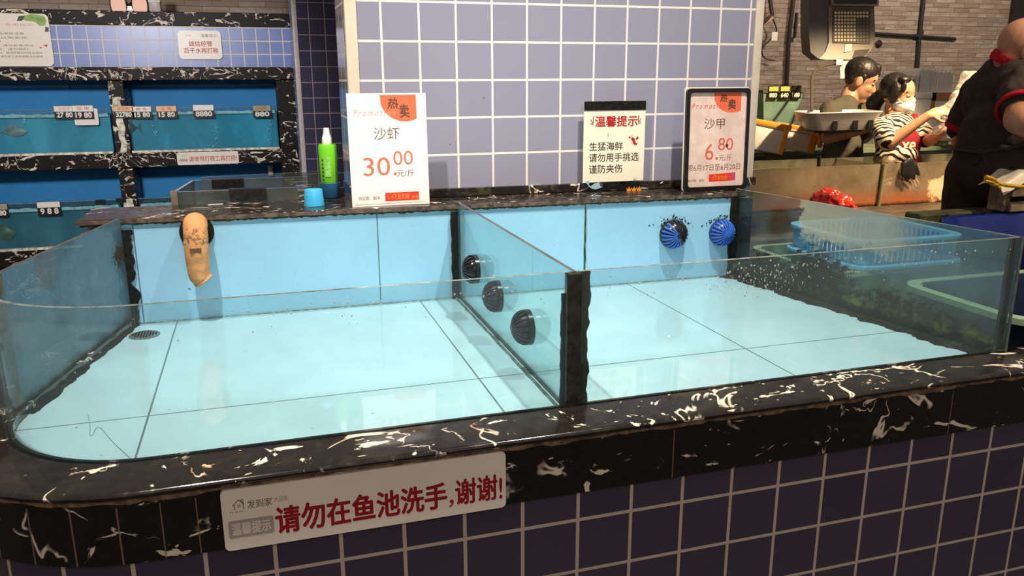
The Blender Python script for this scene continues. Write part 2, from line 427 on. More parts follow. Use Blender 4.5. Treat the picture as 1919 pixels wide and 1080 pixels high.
# the tiled pillar with its cream corner beads and stone skirting
PX0, PX1, PD = -0.088, 1.138, 0.28
bm = box(NB(), PX0, PX1, 0.0, PD, 0.0, 3.2)
pillar = struct('wall_pillar', bm, M_tile)
struct('trim_1', box(NB(), PX0-0.005, PX0+0.026, -0.006, 0.02, 1.13, 3.2, bev=0.003), M_cream, smooth=True)
struct('trim_2', box(NB(), PX1-0.022, PX1+0.005, -0.006, 0.02, 1.13, 3.2, bev=0.003), M_cream, smooth=True)
struct('baseboard_front', slope(box(NB(), PX0-0.004, PX1+0.012, -0.014, PD, 1.1305, 1.154, bev=0.002)), M_ledge)
bm = NB(); rnd.seed(4)
pl = [(0.0, 1.46)]
zs = [1.46+0.02*i for i in range(90)]
L = [(0.036+rnd.uniform(-0.006, 0.006), z) for z in zs]; R_ = [(0.012+rnd.uniform(-0.004, 0.004), z) for z in zs]
prism(bm, L+list(reversed(R_)), 0, 0.004, Matrix(((0, 0, -1, PX0-0.0005), (1, 0, 0, 0), (0, 1, 0, 0), (0, 0, 0, 1))))
struct('trim_3', bm, plain('peeling_bead', (0.42, 0.33, 0.27), 0.7, var=0.6, scale=40, bump=1.0))
# the pier behind, shade on its front put into a darker tile colour
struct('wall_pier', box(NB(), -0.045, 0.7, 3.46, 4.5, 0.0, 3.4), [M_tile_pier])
bm = box(NB(), -0.051, -0.045, 3.46, 3.86, 0.0, 3.4)
struct('trim_4', bm, M_tile_far)
struct('trim_5', box(NB(), -0.056, -0.024, 3.45, 3.48, 0.0, 3.4, bev=0.004), plain('grey_bead', (0.5, 0.45, 0.43), 0.4), smooth=True)

# ------------------------------------------------------------------ the display tank
GY, AX, AY, AR = -0.985, -0.525, -0.735, 0.25      # front pane line and the rounded corner
ZL, ZF, ZT = 0.897, 0.880, 1.140                  # ledge, tank floor, glass top
AEND = -191.8
tank = thing('seafood_tank', 'large empty pale blue tiled display tank with glass sides on a lavender tiled base', 'fish tank', (0.2, -0.6, 0.0))
def gpath(x_right, arc_to=AEND, y_back=None, x_left=None, arc_from=-90, step=6):
    P, N = [], []
    if x_right is not None:
        x = x_right; P.append((x, GY)); N.append((0, -1))
        if x_left is not None: P.append((x_left, GY)); N.append((0, -1)); return P, N
    a = arc_from
    k = max(2, int(abs(arc_to-arc_from)/step))
    for i in range(k+1):
        t = math.radians(arc_from+(arc_to-arc_from)*i/k)
        P.append((AX+AR*math.cos(t), AY+AR*math.sin(t))); N.append((math.cos(t), math.sin(t)))
    if y_back is not None:
        t = math.radians(AEND); nx, ny = math.cos(t), math.sin(t); px, py = P[-1]
        s = (y_back-py)/nx*-1
        P.append((px+ny*s*1.0, y_back)); N.append((nx, ny))
    return P, N
# tiled base: straight run and part of the curve, then the slatted side
P, N = gpath(2.6, -138)
us = []
for p, nn in zip(P, N):
    if p[0] >= AX and nn == (0, -1): us.append(p[0]+0.3537)
    else:
        ang = math.atan2(nn[1], nn[0]); us.append(AX+0.3537-(0.319*(-math.pi/2-ang)))
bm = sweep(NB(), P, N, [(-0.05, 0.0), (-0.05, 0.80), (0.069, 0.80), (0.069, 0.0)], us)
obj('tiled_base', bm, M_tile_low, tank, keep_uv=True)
P2, N2 = gpath(None, AEND, -0.1, arc_from=-138)
slat = NT('slatted_marble'); 
def slat_mat():
    n = NT('slatted_marble'); v = n.coord()
    a = n.noise(n.coord(scale=(1, 1, 2.5)), 7, 6, 0.6, 1.0); m = n.ramp(a, 0.56, 0.60)
    s = n.n('ShaderNodeSeparateXYZ'); n.l(v, s.inputs[0])
    k = n.math('LESS_THAN', n.math('FRACT', n.math('DIVIDE', s.outputs[2], 0.03)), 0.12)
    c = n.mix(m, (0.09, 0.065, 0.05, 1), n.mix(n.noise(v, 30, 3), (0.75, 0.62, 0.48, 1), (0.55, 0.25, 0.1, 1)))
    return n.done(n.bsdf(n.mix(n.math('MULTIPLY', k, 0.7), c, (0.03, 0.02, 0.02, 1)), 0.25))
bpy.data.materials.remove(slat.m)
obj('slatted_side', sweep(NB(), P2, N2, [(-0.05, 0.0), (-0.05, 0.80), (0.062, 0.80), (0.062, 0.0)]), slat_mat(), tank, keep_uv=True)
bp, bn = P2[0], N2[0]
obj('corner_bead', tube(NB(), [(bp[0]+bn[0]*0.068, bp[1]+bn[1]*0.068, 0.0), (bp[0]+bn[0]*0.068, bp[1]+bn[1]*0.068, 0.779)], 0.006, 8), M_cream, tank, smooth=True)
P, N = gpath(2.6, x_left=-0.36)
obj('marble_fascia', sweep(NB(), P, N, [(0.03, 0.777), (0.03, 0.868), (0.084, 0.868), (0.084, 0.777)], [p[0]-0.315 for p in P]), M_fascia, tank, keep_uv=True)
P, N = gpath(None, AEND, 0.0); P = [(-0.36, GY)]+P; N = [(0, -1)]+N
obj('marble_fascia', sweep(NB(), P, N, [(0.03, 0.777), (0.03, 0.868), (0.084, 0.868), (0.084, 0.777)]), M_fascia_s, tank, keep_uv=True)
P, N = gpath(2.6, AEND, 0.0)
obj('marble_ledge', sweep(NB(), P, N, [(-0.014, 0.868), (-0.014, 0.897), (0.092, 0.897), (0.097, 0.8955), (0.1, 0.892), (0.1, 0.889), (0.097, 0.8855), (0.093, 0.8845), (0.085, 0.884), (0.085, 0.868)]), M_lip, tank, keep_uv=True, smooth=True)
# rough mortar line under the ledge
bm = NB(); rnd.seed(2)
P, N = gpath(2.6, AEND, 0.0, step=3)
PP, NN_ = [], []
for (a, b), na, nb in zip(zip(P, P[1:]), N, N[1:]):
    k = max(1, int((Vector(b)-Vector(a)).length/0.012))
    for i in range(k):
        t = i/k; PP.append(tuple(Vector(a).lerp(Vector(b), t))); NN_.append(tuple(Vector(na).lerp(Vector(nb), t)))
rings = []
for p, nn in zip(PP, NN_):
    lo = 0.8755-0.004*mnoise.noise(Vector((p[0]*30, p[1]*30, 0)))-0.003*rnd.random(); o = 0.0895+0.002*rnd.random()
    rings.append([bm.verts.new((p[0]+nn[0]*q, p[1]+nn[1]*q, z)) for q, z in ((0.08, lo), (o, lo+0.002), (o+0.001, 0.884), (0.08, 0.8845))])
for a, b in zip(rings, rings[1:]):
    for j in range(3): bm.faces.new((a[j], b[j], b[j+1], a[j+1]))
bmesh.ops.recalc_face_normals(bm, faces=bm.faces)
obj('mortar_line', bm, M_caulk, tank)
# tank floor and the blue back
BY = -0.15
RB, RF = (1.0, BY), (1.134, GY)                    # right pane, back and front
rd = (Vector(RF)-Vector(RB)).normalized(); RN = (-rd.y, rd.x); RLEN = (Vector(RF)-Vector(RB)).length
P, N = gpath(1.134, AEND, BY)
poly = [(p[0]-n_[0]*0.012, p[1]-n_[1]*0.012) for p, n_ in zip(P, N)]
poly = poly+[(1.0, BY)]
bm = NB(); prism(bm, poly, 0.80, ZF); bmesh.ops.recalc_face_normals(bm, faces=bm.faces)
tank_floor = obj('tank_floor', bm, M_floorp, tank)
LBX = P[-1][0]
bm = box(NB(), LBX-0.01, 1.0, BY, BY+0.03, 0.86, 1.122)
for v in bm.verts:
    if v.co.z > 1: v.co.z += 0.003+(0.295-v.co.x)*0.006
obj('back_panel', bm, M_backp, tank)
obj('back_ledge', slope(box(NB(), LBX-0.085, 1.045, BY-0.005, -0.001, 1.119, 1.130, bev=0.003)), M_ledge, tank)
bm = box(NB(), LBX-0.085, PX0-0.005, -0.002, 0.045, 1.108, 1.1299); box(bm, -0.185, PX0-0.005, 0.045, 0.17, 1.108, 1.1299); slope(bm); box(bm, LBX-0.08, LBX-0.012, BY+0.0, 0.04, 0.80, 1.108); box(bm, LBX-0.012, 1.03, BY+0.03, -0.001, 0.80, 1.108)
obj('back_masonry', bm, M_ledge, tank)
bm = NB(); rnd.seed(5)
pts = []; x = LBX-0.08
while x < 1.03: pts.append((x, 1.1165-abs(mnoise.noise(Vector((x*40, 1, 0))))*0.006-0.003*rnd.random())); x += 0.006
prism(bm, pts+[(1.03, 1.121), (LBX-0.08, 1.121)], -0.0012, 0.0, Matrix(((1, 0, 0, 0), (0, 0, 1, BY-0.0008), (0, 1, 0, 0), (0, 0, 0, 1))))
slope(bm); obj('moss_line', bm, plain('green_moss', (0.055, 0.065, 0.02), 0.8, var=0.8, scale=90, bump=1), tank)
bm = NB(); box(bm, LBX-0.087, 1.047, BY-0.0075, BY-0.0045, 1.1195, 1.1285); slope(bm); obj('ledge_edge_mortar', bm, plain('dark_mortar', (0.085, 0.055, 0.04), 0.7, var=0.7, scale=50, bump=1.0), tank)

# glass panes
def pane(name, path, norm, z0, z1, mats, th=0.008, parent=tank, off=0.0):
    prof = [(off-th, z0), (off-th, z1), (off, z1), (off, z0)]
    bm = sweep(NB(), path, norm, prof, mi=[0, 1, 0, 1])
    for f in bm.faces:
        if len(f.verts) == 4 and f.material_index == 0:
            pass
    bm.faces.ensure_lookup_table(); bm.faces[-1].material_index = 1; bm.faces[-2].material_index = 1
    return obj(name, bm, mats, parent, keep_uv=True, smooth=len(path) > 4, sharp=30)
def st_specks(scale, t, fade=None):
    def f(n, uv, u, v):
        m = n.ramp(n.noise(uv, scale, 3, 0.6), t, t+0.03)
        return n.math('MULTIPLY', m, 0.8)
    return f
def st_patch(u0, u1, v0, v1, amt):
    def f(n, uv, u, v):
        wv = n.math('MULTIPLY', n.math('SUBTRACT', n.noise(uv, 22, 6, 0.75), 0.5), 0.16)
        a = n.ramp(n.math('ADD', u, wv), u0, u0+0.012); b = n.ramp(n.math('ADD', u, wv), u1-0.12, u1, 1, 0)
        c = n.ramp(n.math('ADD', v, wv), v0, v0+0.03)
        m = n.math('MULTIPLY', n.math('MULTIPLY', a, b), c)
        return n.math('MULTIPLY', m, amt)
    return f
def st_growth(h, wob, scale=14, op=1.0, soft=0.012):
    def f(n, uv, u, v):
        lim = n.math('ADD', n.math('MULTIPLY', n.math('SUBTRACT', n.noise(uv, scale, 6, 0.72), 0.5), wob), h)
        return n.math('MULTIPLY', n.ramp(n.math('SUBTRACT', lim, v), -soft, soft), op)
    return f
def st_clump(uc, vc, ru, rv, thr=0.5, scale=60):
    def f(n, uv, u, v):
        du = n.math('DIVIDE', n.math('SUBTRACT', u, uc), ru); dv = n.math('DIVIDE', n.math('SUBTRACT', v, vc), rv)
        d = n.math('SUBTRACT', 1.0, n.math('ADD', n.math('MULTIPLY', du, du), n.math('MULTIPLY', dv, dv)), clamp=True)
        m = n.math('ADD', n.math('MULTIPLY', n.noise(uv, scale, 6, 0.75), 0.75), n.math('MULTIPLY', d, 0.35))
        return n.math('MULTIPLY', n.ramp(m, thr, thr+0.08), n.ramp(d, 0.0, 0.2))
    return f
G_front = glass_mat('front_glass', (0.90, 0.965, 0.96), (0.55, 0.68, 0.70), 0.10, 5)
G_left = glass_mat('left_glass', (0.62, 0.70, 0.76), (0.27, 0.47, 0.58), 0.62, 4, refl=1.1,  # blue haze stands in for the back panel reflected in this pane
                   stains=({'f': st_clump(0.52, 1.06, 0.10, 0.05, 0.62, 70), 'col': (0.06, 0.05, 0.03)}, {'f': st_growth(0.902, 0.05), 'col': (0.03, 0.035, 0.03)}))
G_curve = glass_mat('curved_glass', (0.80, 0.90, 0.90), (0.42, 0.52, 0.54), 0.10, 5)
G_div = glass_mat('divider_glass', (0.84, 0.955, 0.95), (0.45, 0.66, 0.68), 0.16, 7, stains=({'f': st_growth(0.884, 0.02, 20), 'col': (0.05, 0.07, 0.06)},))
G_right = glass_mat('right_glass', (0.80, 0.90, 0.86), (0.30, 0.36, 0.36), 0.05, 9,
                    stains=({'f': st_patch(0.25, 0.64, 1.03, 1.14, 0.50), 'col': (0.48, 0.46, 0.34)},  # cream patch over the upper part of the pane
                            {'f': st_patch(0.40, 0.95, 0.98, 1.08, 0.20), 'col': (0.14, 0.24, 0.34)},
                            {'f': st_growth(0.918, 0.09, 12, 0.85), 'col': (0.12, 0.16, 0.04)},
                            {'f': st_growth(0.908, 0.085, 18), 'col': (0.018, 0.018, 0.012)},
                            {'f': st_clump(0.33, 0.94, 0.20, 0.13, 0.60, 60), 'col': (0.02, 0.022, 0.018)},
                            {'f': st_clump(0.15, 0.92, 0.18, 0.09, 0.60, 80), 'col': (0.03, 0.034, 0.026)},
                            {'f': st_clump(0.60, 0.93, 0.30, 0.06, 0.64, 50), 'col': (0.025, 0.03, 0.018)}))
fp = pane('front_pane', [(1.134, GY), (0.170, GY)], [(0, -1)]*2, ZL, ZT, [G_front, M_edge])
P, N = gpath(0.150, AEND)
pane('curved_front_pane', P, N, ZL, ZT, [G_front, M_edge])['label'] = 'front pane with rounded corner'
t = math.radians(AEND); ln = (math.cos(t), math.sin(t))
LP0 = (AX+AR*ln[0], AY+AR*ln[1]-0.0); LP1 = (LBX, BY)
pane('left_pane', [LP0, LP1], [ln, ln], ZL, ZT, [G_left, M_edge_d])
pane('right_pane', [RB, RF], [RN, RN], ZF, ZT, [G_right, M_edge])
DX = 0.160
pane('divider_pane', [(DX+0.005, BY), (DX+0.005, GY+0.002)], [(1, 0)]*2, ZF, ZT, [G_div, M_edge_d])
# silicone joints, ragged
def seal(name, p0, wdir, ndir, z0, z1, wl, wr, th=0.005, jag=0.4, mat=M_black, seed=1, step=0.008):
    """a ragged vertical strip: wl / wr metres either side of p0 along wdir, standing th proud along ndir"""
    r = random.Random(seed); n = int((z1-z0)/step); A, B = [], []
    for i in range(n+1):
        z = z0+(z1-z0)*i/n
        k = 1+jag*(mnoise.noise(Vector((z*28, seed*7.1, 0)))+0.6*mnoise.noise(Vector((z*90, seed*3.3, 0))))
        k2 = 1+jag*(mnoise.noise(Vector((z*31, seed*5.7, 4)))+0.6*mnoise.noise(Vector((z*80, seed*2.3, 9))))
        A.append((-wl*max(0.25, k), z)); B.append((wr*max(0.25, k2), z))
    wv = Vector((*wdir, 0)); nv = Vector((*ndir, 0))
    M = Matrix(((wv.x, 0, nv.x, p0[0]), (wv.y, 0, nv.y, p0[1]), (0, 1, 0, 0), (0, 0, 0, 1)))
    bm = prism(NB(), A+list(reversed(B)), -0.001, th, M); bmesh.ops.recalc_face_normals(bm, faces=bm.faces)
    return obj(name, bm, mat, tank)
seal('silicone_joint', (LBX+0.004, BY-0.002), (1, 0), (0, -1), ZF, 1.112, 0.012, 0.021, 0.006, 0.7, seed=3)
seal('silicone_joint', (DX-0.008, BY-0.002), (1, 0), (0, -1), ZF, 1.115, 0.013, 0.010, 0.008, 0.25, seed=5)
seal('silicone_joint', (0.992, BY-0.002), (1, 0), (0, -1), ZF, 1.112, 0.014, 0.020, 0.006, 0.3, seed=8)
seal('silicone_joint', (0.521, BY-0.0015), (1, 0), (0, -1), 0.91, 1.108, 0.0018, 0.0022, 0.002, 0.8, mat=plain('green_joint', (0.035, 0.06, 0.012), 0.7, var=0.9, scale=60), seed=11)
bm = box(NB(), 0.147, 0.174, GY-0.002, GY+0.014, ZF, 1.138, bev=0.003)
obj('joint_post', bm, plain('dark_post', (0.022, 0.026, 0.02), 0.25, var=0.5, scale=60), tank)
seal('silicone_joint', (0.178, GY+0.012), (1, 0), (0, 1), ZF, 1.136, 0.006, 0.014, 0.004, 0.55, mat=M_algae, seed=14)
seal('silicone_joint', (0.146, GY+0.012), (1, 0), (0, 1), ZF, 1.10, 0.004, 0.004, 0.004, 0.8, mat=M_algae, seed=16)
seal('silicone_joint', (RF[0]-0.012, RF[1]+0.012), (1, 0), (0, 1), ZF, 1.138, 0.008, 0.012, 0.006, 0.3, seed=19)
bm = box(NB(), 1.0, 1.045, BY-0.012, BY+0.02, 0.80, 1.108); obj('back_post', bm, M_algae, tank)
def ragged_line(name, path, norm, z, wmin, wmax, mat, seed=1, th=0.004, inward=True):
    """ragged dirt / silicone lying in the corner along the foot of a pane"""
    bm = NB(); r = random.Random(seed); A, B = [], []; L = 0
    for (a, b), na, nb in zip(zip(path, path[1:]), norm, norm[1:]):
        a, b = Vector(a), Vector(b); k = max(1, int((b-a).length/0.008))
        for i in range(k):
            p = a.lerp(b, i/k); nn = Vector(na).lerp(Vector(nb), i/k)
            t = 0.5+0.5*mnoise.noise(Vector((p.x*22, p.y*22, seed)))+0.25*mnoise.noise(Vector((p.x*80, p.y*80, seed)))
            wv = wmin+(wmax-wmin)*min(1, max(0, t))
            q = p-nn*0.010
            A.append((q.x, q.y)); q2 = p-nn*(0.011+wv); B.append((q2.x, q2.y))
    va = [bm.verts.new((*p, z+th)) for p in A]; vb = [bm.verts.new((*p, z+0.0006)) for p in B]; vc = [bm.verts.new((*p, z-0.001)) for p in A]
    for i in range(len(A)-1):
        bm.faces.new((va[i], va[i+1], vb[i+1], vb[i])); bm.faces.new((vb[i], vb[i+1], vc[i+1], vc[i]))
    bmesh.ops.recalc_face_normals(bm, faces=bm.faces)
    return obj(name, bm, mat, tank)
P, N = gpath(1.12, AEND)
ragged_line('bottom_seal', P, N, ZF, 0.001, 0.006, plain('grey_green_seal', (0.05, 0.06, 0.04), 0.6, var=0.8, scale=90), 3)
ragged_line('bottom_seal', [LP0, LP1], [ln, ln], ZF, 0.006, 0.022, M_black, 6)
ragged_line('bottom_seal', [RB, RF], [RN, RN], ZF, 0.006, 0.05, M_algae, 9, 0.006)
ragged_line('bottom_seal', [(DX, GY), (DX, BY)], [(1, 0)]*2, ZF, 0.001, 0.005, plain('divider_seal', (0.07, 0.12, 0.12), 0.5, var=0.6, scale=90), 12, 0.005)
ragged_line('bottom_seal', [(LBX, BY+0.009), (1.0, BY+0.009)], [(0, 1)]*2, ZF, 0.001, 0.004, plain('back_seal', (0.08, 0.16, 0.18), 0.5, var=0.6, scale=90), 15, 0.003)
# water drops on the front panes
bm = NB(); rnd.seed(12)
def drop(x, z, r):
    g = bmesh.ops.create_icosphere(bm, subdivisions=1, radius=1)
    bmesh.ops.transform(bm, matrix=Matrix.Translation((x, GY-0.0005, z)) @ Matrix.Diagonal((r, r*0.5, r*1.3, 1)), verts=g['verts'])
for i in range(330):
    x = rnd.gauss(0.52, 0.05) if i < 120 else (rnd.gauss(0.55, 0.22) if i < 200 else rnd.uniform(-0.5, 1.12))
    if 0.13 < x < 0.19 or x > 1.12: continue
    z = rnd.gauss(1.098, 0.016) if i < 120 else 1.128-abs(rnd.gauss(0, 0.022))
    if x < -0.5 or z < 0.92 or z > 1.134: continue
    drop(x, z, rnd.choice((0.0006, 0.0008, 0.001, 0.0013, 0.0018)))
n = NT('water_drop'); _a = n.n('ShaderNodeBsdfTransparent'); _d = n.bsdf((0.72, 0.80, 0.82, 1), 0.05, 0, 1.0); _x = n.n('ShaderNodeMixShader'); _x.inputs[0].default_value = 0.55
n.l(_a.outputs[0], _x.inputs[1]); n.l(_d, _x.inputs[2])
drops = obj('water_drops', bm, n.done(_x.outputs[0]), fp, smooth=True); drops['kind'] = 'stuff'
# drain
dr = obj('drain_cover', lathe(NB(), [(0.0335, 0.0), (0.0335, 0.0022), (0.029, 0.003), (0.004, 0.0032)], 40, Matrix.Translation((-0.615, -0.252, ZF))), plain('drain_rim', (0.20, 0.24, 0.24), 0.35, 0.6, var=0.5, scale=200), tank, smooth=True)
bm = NB()
for i in range(-4, 5):
    for j in range(-4, 5):
        x, y = i*0.0062, j*0.0062
        if x*x+y*y < 0.026**2: lathe(bm, [(0.0022, 0.0), (0.0022, 0.0009)], 8, Matrix.Translation((-0.615+x, -0.252+y, ZF+0.003)))
obj('drain_holes', bm, M_black, dr)

# ------------------------------------------------------------------ strainer caps
M_blueplastic = plain('blue_plastic', (0.03, 0.13, 0.55), 0.22, var=0.1)
M_blackplastic = plain('black_plastic', (0.012, 0.013, 0.015), 0.25, var=0.4, scale=80)
M_navyplastic = plain('dark_navy_plastic', (0.012, 0.035, 0.14), 0.25)
def strainer(label, loc, rot, mrib, mcore, rad=0.040, depth=0.050, n=18, side_dirt=None):
    t = thing('strainer_cap', label, 'strainer', loc, rot, 'ribbed strainer caps on the tank pipes')
    prof = [(rad*math.cos(a), 0.012+(depth-0.012)*math.sin(a)) for a in [math.radians(x) for x in range(0, 84, 9)]]
    bm = NB(); lathe(bm, [(rad*0.93, 0.0)]+[(r*0.93, z*0.95) for r, z in prof], 36)
    lathe(bm, [(rad*0.90, 0.0), (rad*1.02, 0.0), (rad*1.02, 0.010), (rad*0.9, 0.012)], 36)
    obj('core', bm, mcore, t, smooth=True, local=True)
    bm = NB(); bm2 = NB()
    for i in range(n):
        a = 2*math.pi*i/n; ca, sa = math.cos(a), math.sin(a)
        tgt = bm2 if (side_dirt and side_dirt(ca, sa)) else bm
        pts = [(r, z) for r, z in prof]; rows = []
        for r, z in pts:
            hw = max(0.0012, 0.30*2*math.pi*r/n*0.5*1.55)
            rows.append([tgt.verts.new((r*ca-q*hw*sa, r*sa+q*hw*ca, z)) for q in (-1, 1)] + [tgt.verts.new((r*0.88*ca-q*hw*sa, r*0.88*sa+q*hw*ca, z*0.93)) for q in (1, -1)])
        for A, B in zip(rows, rows[1:]):
            for j in range(4): tgt.faces.new((A[j], A[(j+1) % 4], B[(j+1) % 4], B[j]))
        tgt.faces.new(rows[-1]); tgt.faces.new(list(reversed(rows[0])))
    lathe(bm2 if side_dirt else bm, [(0.0001, depth*0.92), (0.008, depth*0.95), (0.0075, depth*1.01), (0.0001, depth*1.02)], 20)
    bmesh.ops.recalc_face_normals(bm, faces=bm.faces)
    obj('ribs', bm, mrib, t, smooth=True, local=True, sharp=50)
    if side_dirt:
        bmesh.ops.recalc_face_normals(bm2, faces=bm2.faces)
        obj('blackened_ribs', bm2, M_blackplastic, t, smooth=True, local=True, sharp=50)['label'] = 'ribs blackened with dirt'
    else: bm2.free()
    return t
k1 = atY(1268, 441, BY-0.025); k2 = atY(1359, 438, BY-0.025)
strainer('blue ribbed strainer cap half black with dirt, on the blue back wall', (k1.x, BY, k1.z), (R90 := math.pi/2, 0, 0), M_blueplastic, M_blackplastic, 0.041, 0.044, 20, lambda c, s: c+0.55*s > -0.05)
strainer('clean bright blue ribbed strainer cap at the right end of the blue back wall', (k2.x, BY, k2.z), (R90, 0, 0), M_blueplastic, M_navyplastic, 0.0385, 0.042, 20)
bm = NB(); rnd.seed(21)
for kk in (k1, k2):
    for i in range(70):
        a = rnd.gauss(0, 0.030); b = 0.036+abs(rnd.gauss(0, 0.009))-0.3*abs(a)
        ball(bm, (kk.x+a, BY-0.0008, kk.z+b), (rnd.uniform(0.0008, 0.003), 0.0006, rnd.uniform(0.0008, 0.0026)), u=6, v=4)
obj('algae_growth', bm, M_algae, tank)['kind'] = 'stuff'
M_div_cap = plain('murky_navy_plastic', (0.012, 0.018, 0.034), 0.45, spec=0.3, var=0.9, scale=90)
for (px, py, lab, mr) in ((884, 505, 'black ribbed strainer cap on the glass divider, nearest the back wall', M_blackplastic),
                      (925, 556, 'dark mottled strainer cap in the middle of the glass divider', M_div_cap),
                      (981, 614, 'large dark blue strainer cap on the glass divider, nearest the front', M_div_cap)):
    v = FWD + RIGHT*((px-959.5)/FPX) - UP*((py-540)/FPX); q = CAM+v*((DX-0.018-CAM.x)/v.x)
    strainer(lab, (DX-0.005, q.y, q.z), (0, -R90, 0), mr, M_blackplastic, 0.035, 0.038)

# ------------------------------------------------------------------ cloth filter sock on the inlet pipe
sx = -0.487
M_sock = NT('orange_cloth')
_v = M_sock.coord(); _n = M_sock.noise(_v, 40, 4)
_pm = M_sock.math('MULTIPLY', M_sock.ramp(M_sock.noise(M_sock.coord(scale=(1.2, 1, 1), loc=(1, 0, 3)), 75, 5, 0.7), 0.50, 0.55), 0.85)
_sz = M_sock.n('ShaderNodeSeparateXYZ'); M_sock.l(_v, _sz.inputs[0])
_pm = M_sock.math('MULTIPLY', _pm, M_sock.math('MULTIPLY', M_sock.ramp(_sz.outputs[2], 0.092, 0.098), M_sock.ramp(_sz.outputs[2], 0.130, 0.136, 1, 0)))
_c = M_sock.mix(_n, (0.50, 0.22, 0.075, 1), (0.66, 0.33, 0.13, 1))
M_sock = M_sock.done(M_sock.bsdf(M_sock.mix(_pm, _c, (0.16, 0.08, 0.04, 1)), 0.8, bump=M_sock.noise(_v, 22, 4), bstr=0.6, bdist=0.01))
sock = thing('filter_sock', 'orange cloth filter sock hanging from the inlet pipe on the blue wall', 'filter sock', (sx, BY, 0.985))
pth = spline([(0.0, -0.002, 0.130), (0.0, -0.030, 0.136), (0.001, -0.052, 0.118), (0.0, -0.056, 0.085), (-0.001, -0.054, 0.05), (0.0, -0.052, 0.022), (0.006, -0.050, 0.006), (0.010, -0.049, 0.0)], 6)
rad_ = []
for i in range(len(pth)):
    t = i/(len(pth)-1); rad_.append(0.0275 if t < 0.45 else (0.0275-0.006*(t-0.45)/0.4 if t < 0.85 else 0.0232*max(0.25, math.sqrt(max(0, 1-((t-0.85)/0.15)**2*0.9)))))
bm = tube(NB(), pth, rad_, 28)
for v in bm.verts:
    d = v.co.copy(); k = mnoise.noise(Vector((d.x*60, d.y*60, d.z*26)))
    f_ = 0.0035*max(0, 1-d.z/0.09)+0.0009
    v.co += Vector((k, mnoise.noise(d*70), 0))*f_
obj('cloth', bm, M_sock, sock, smooth=True, local=True)
bm = NB(); box(bm, -0.013, 0.012, -0.0835, -0.078, 0.078, 0.0885)
obj('dark_patch', bm, K_brown, sock, local=True)
bm = NB(); lathe(bm, [(0.026, 0.0), (0.040, 0.0), (0.037, 0.010), (0.026, 0.011)], 28, Matrix.Translation((sx, BY, 1.098)) @ Matrix.Rotation(R90, 4, 'X'))
obj('pipe_collar', bm, M_algae, tank, smooth=True)

# ------------------------------------------------------------------ signs
def sign_root(name, label, cat, loc, tilt=0.0, yaw=0.0):
    t = thing(name, label, cat, loc); t.rotation_euler = Euler((R90-tilt, 0, yaw), 'XYZ'); return t
def letters(parent, mat, fn, name='lettering'):
    bm = NB(); fn(bm)
    for v in bm.verts:
        if 0 < v.co.z < 0.0022: v.co.z *= 0.22          # ink lies flat on the board
    return obj(name, bm, mat, parent, local=True)
def house_icon(bm, x, y, s, z=0.0008):
    stroke(bm, [(x, y+0.45*s), (x+0.55*s, y+s), (x+s, y+0.5*s)], 0.09*s, z); stroke(bm, [(x+0.16*s, y), (x+0.16*s, y+0.5*s)], 0.08*s, z)
    stroke(bm, [(x+0.78*s, y+0.75*s), (x+0.78*s, y+s), (x+0.92*s, y+s), (x+0.92*s, y)], 0.07*s, z)
    for i in range(2):
        for j in range(2):
            a, b = x+0.42*s+i*0.15*s, y+0.25*s+j*0.15*s; flat(bm, [(a, b), (a+0.11*s, b), (a+0.11*s, b+0.11*s), (a, b+0.11*s)], z)
def badge_pts(x0, x1, y0, y1):
    w_, h_ = x1-x0, y1-y0
    pts = [(x0, y1), (x0+0.02*w_, y0+0.62*h_), (x0+0.12*w_, y0+0.36*h_), (x0+0.30*w_, y0+0.14*h_), (x0+0.52*w_, y0+0.02*h_), (x0+0.74*w_, y0), (x0+0.9*w_, y0+0.04*h_), (x1, y0+0.10*h_), (x1, y1)]
    return pts

# price sign 30.00
W, H = 0.201, 0.284
s = sign_root('price_sign', 'white promotional price sign reading 30.00 on the back ledge', 'sign', (-0.1105, -0.122, LZ(-0.01)+0.0005), 0.05)
obj('board', prism(NB(), [(0, 0), (W, 0), (W, H), (0, H)], -0.003, 0.0), M_white, s, local=True)
obj('foot', prism(NB(), [(0.01, -0.0), (W-0.01, 0), (W-0.01, 0.003), (0.01, 0.003)], -0.06, -0.003), M_white, s, local=True)
letters(s, K_badge, lambda b: flat(b, badge_pts(0.415*W, 0.875*W, 0.75*H, 0.985*H)), 'badge')
def f(b):
    glyphs(b, '热', 0.505*W, 0.865*H, 0.092*H, bold=0.03, shear=0.15, z=0.0012); glyphs(b, '卖', 0.66*W, 0.785*H, 0.115*H, w=0.125*W, bold=0.03, shear=-0.1, z=0.0012)
letters(s, K_brown, f, 'badge_lettering')
def f(b):
    glyphs(b, '沙虾', 0.318*W, 0.592*H, 0.108*H, w=0.325*W, bold=-0.004)
letters(s, K_brown, f, 'product_name')
letters(s, K_brown, lambda b: glyphs(b, '元/斤', 0.59*W, 0.257*H, 0.062*H, w=0.225*W), 'unit_lettering')
def f(b):
    glyphs(b, '供应商：韶关', 0.08*W, 0.056*H, 0.036*H, w=0.28*W); stroke(b, [(0.03*W, 0.018*H), (0.95*W, 0.021*H)], 0.0006)
letters(s, K_brown, f)
def f(b):
    glyphs(b, '30', 0.165*W, 0.272*H, 0.165*H, w=0.34*W); glyphs(b, '00', 0.55*W, 0.362*H, 0.128*H, w=0.255*W)
    flat(b, [(0.565*W+0.0042*math.cos(a*0.5236), 0.285*H+0.0042*math.sin(a*0.5236)) for a in range(12)], 0.0008)
letters(s, K_price, f)
letters(s, K_pink, lambda b: glyphs(b, 'Promotion', 0.075*W, 0.803*H, 0.055*H, w=0.53*W, shear=0.35, space=1.5, z=0.001))
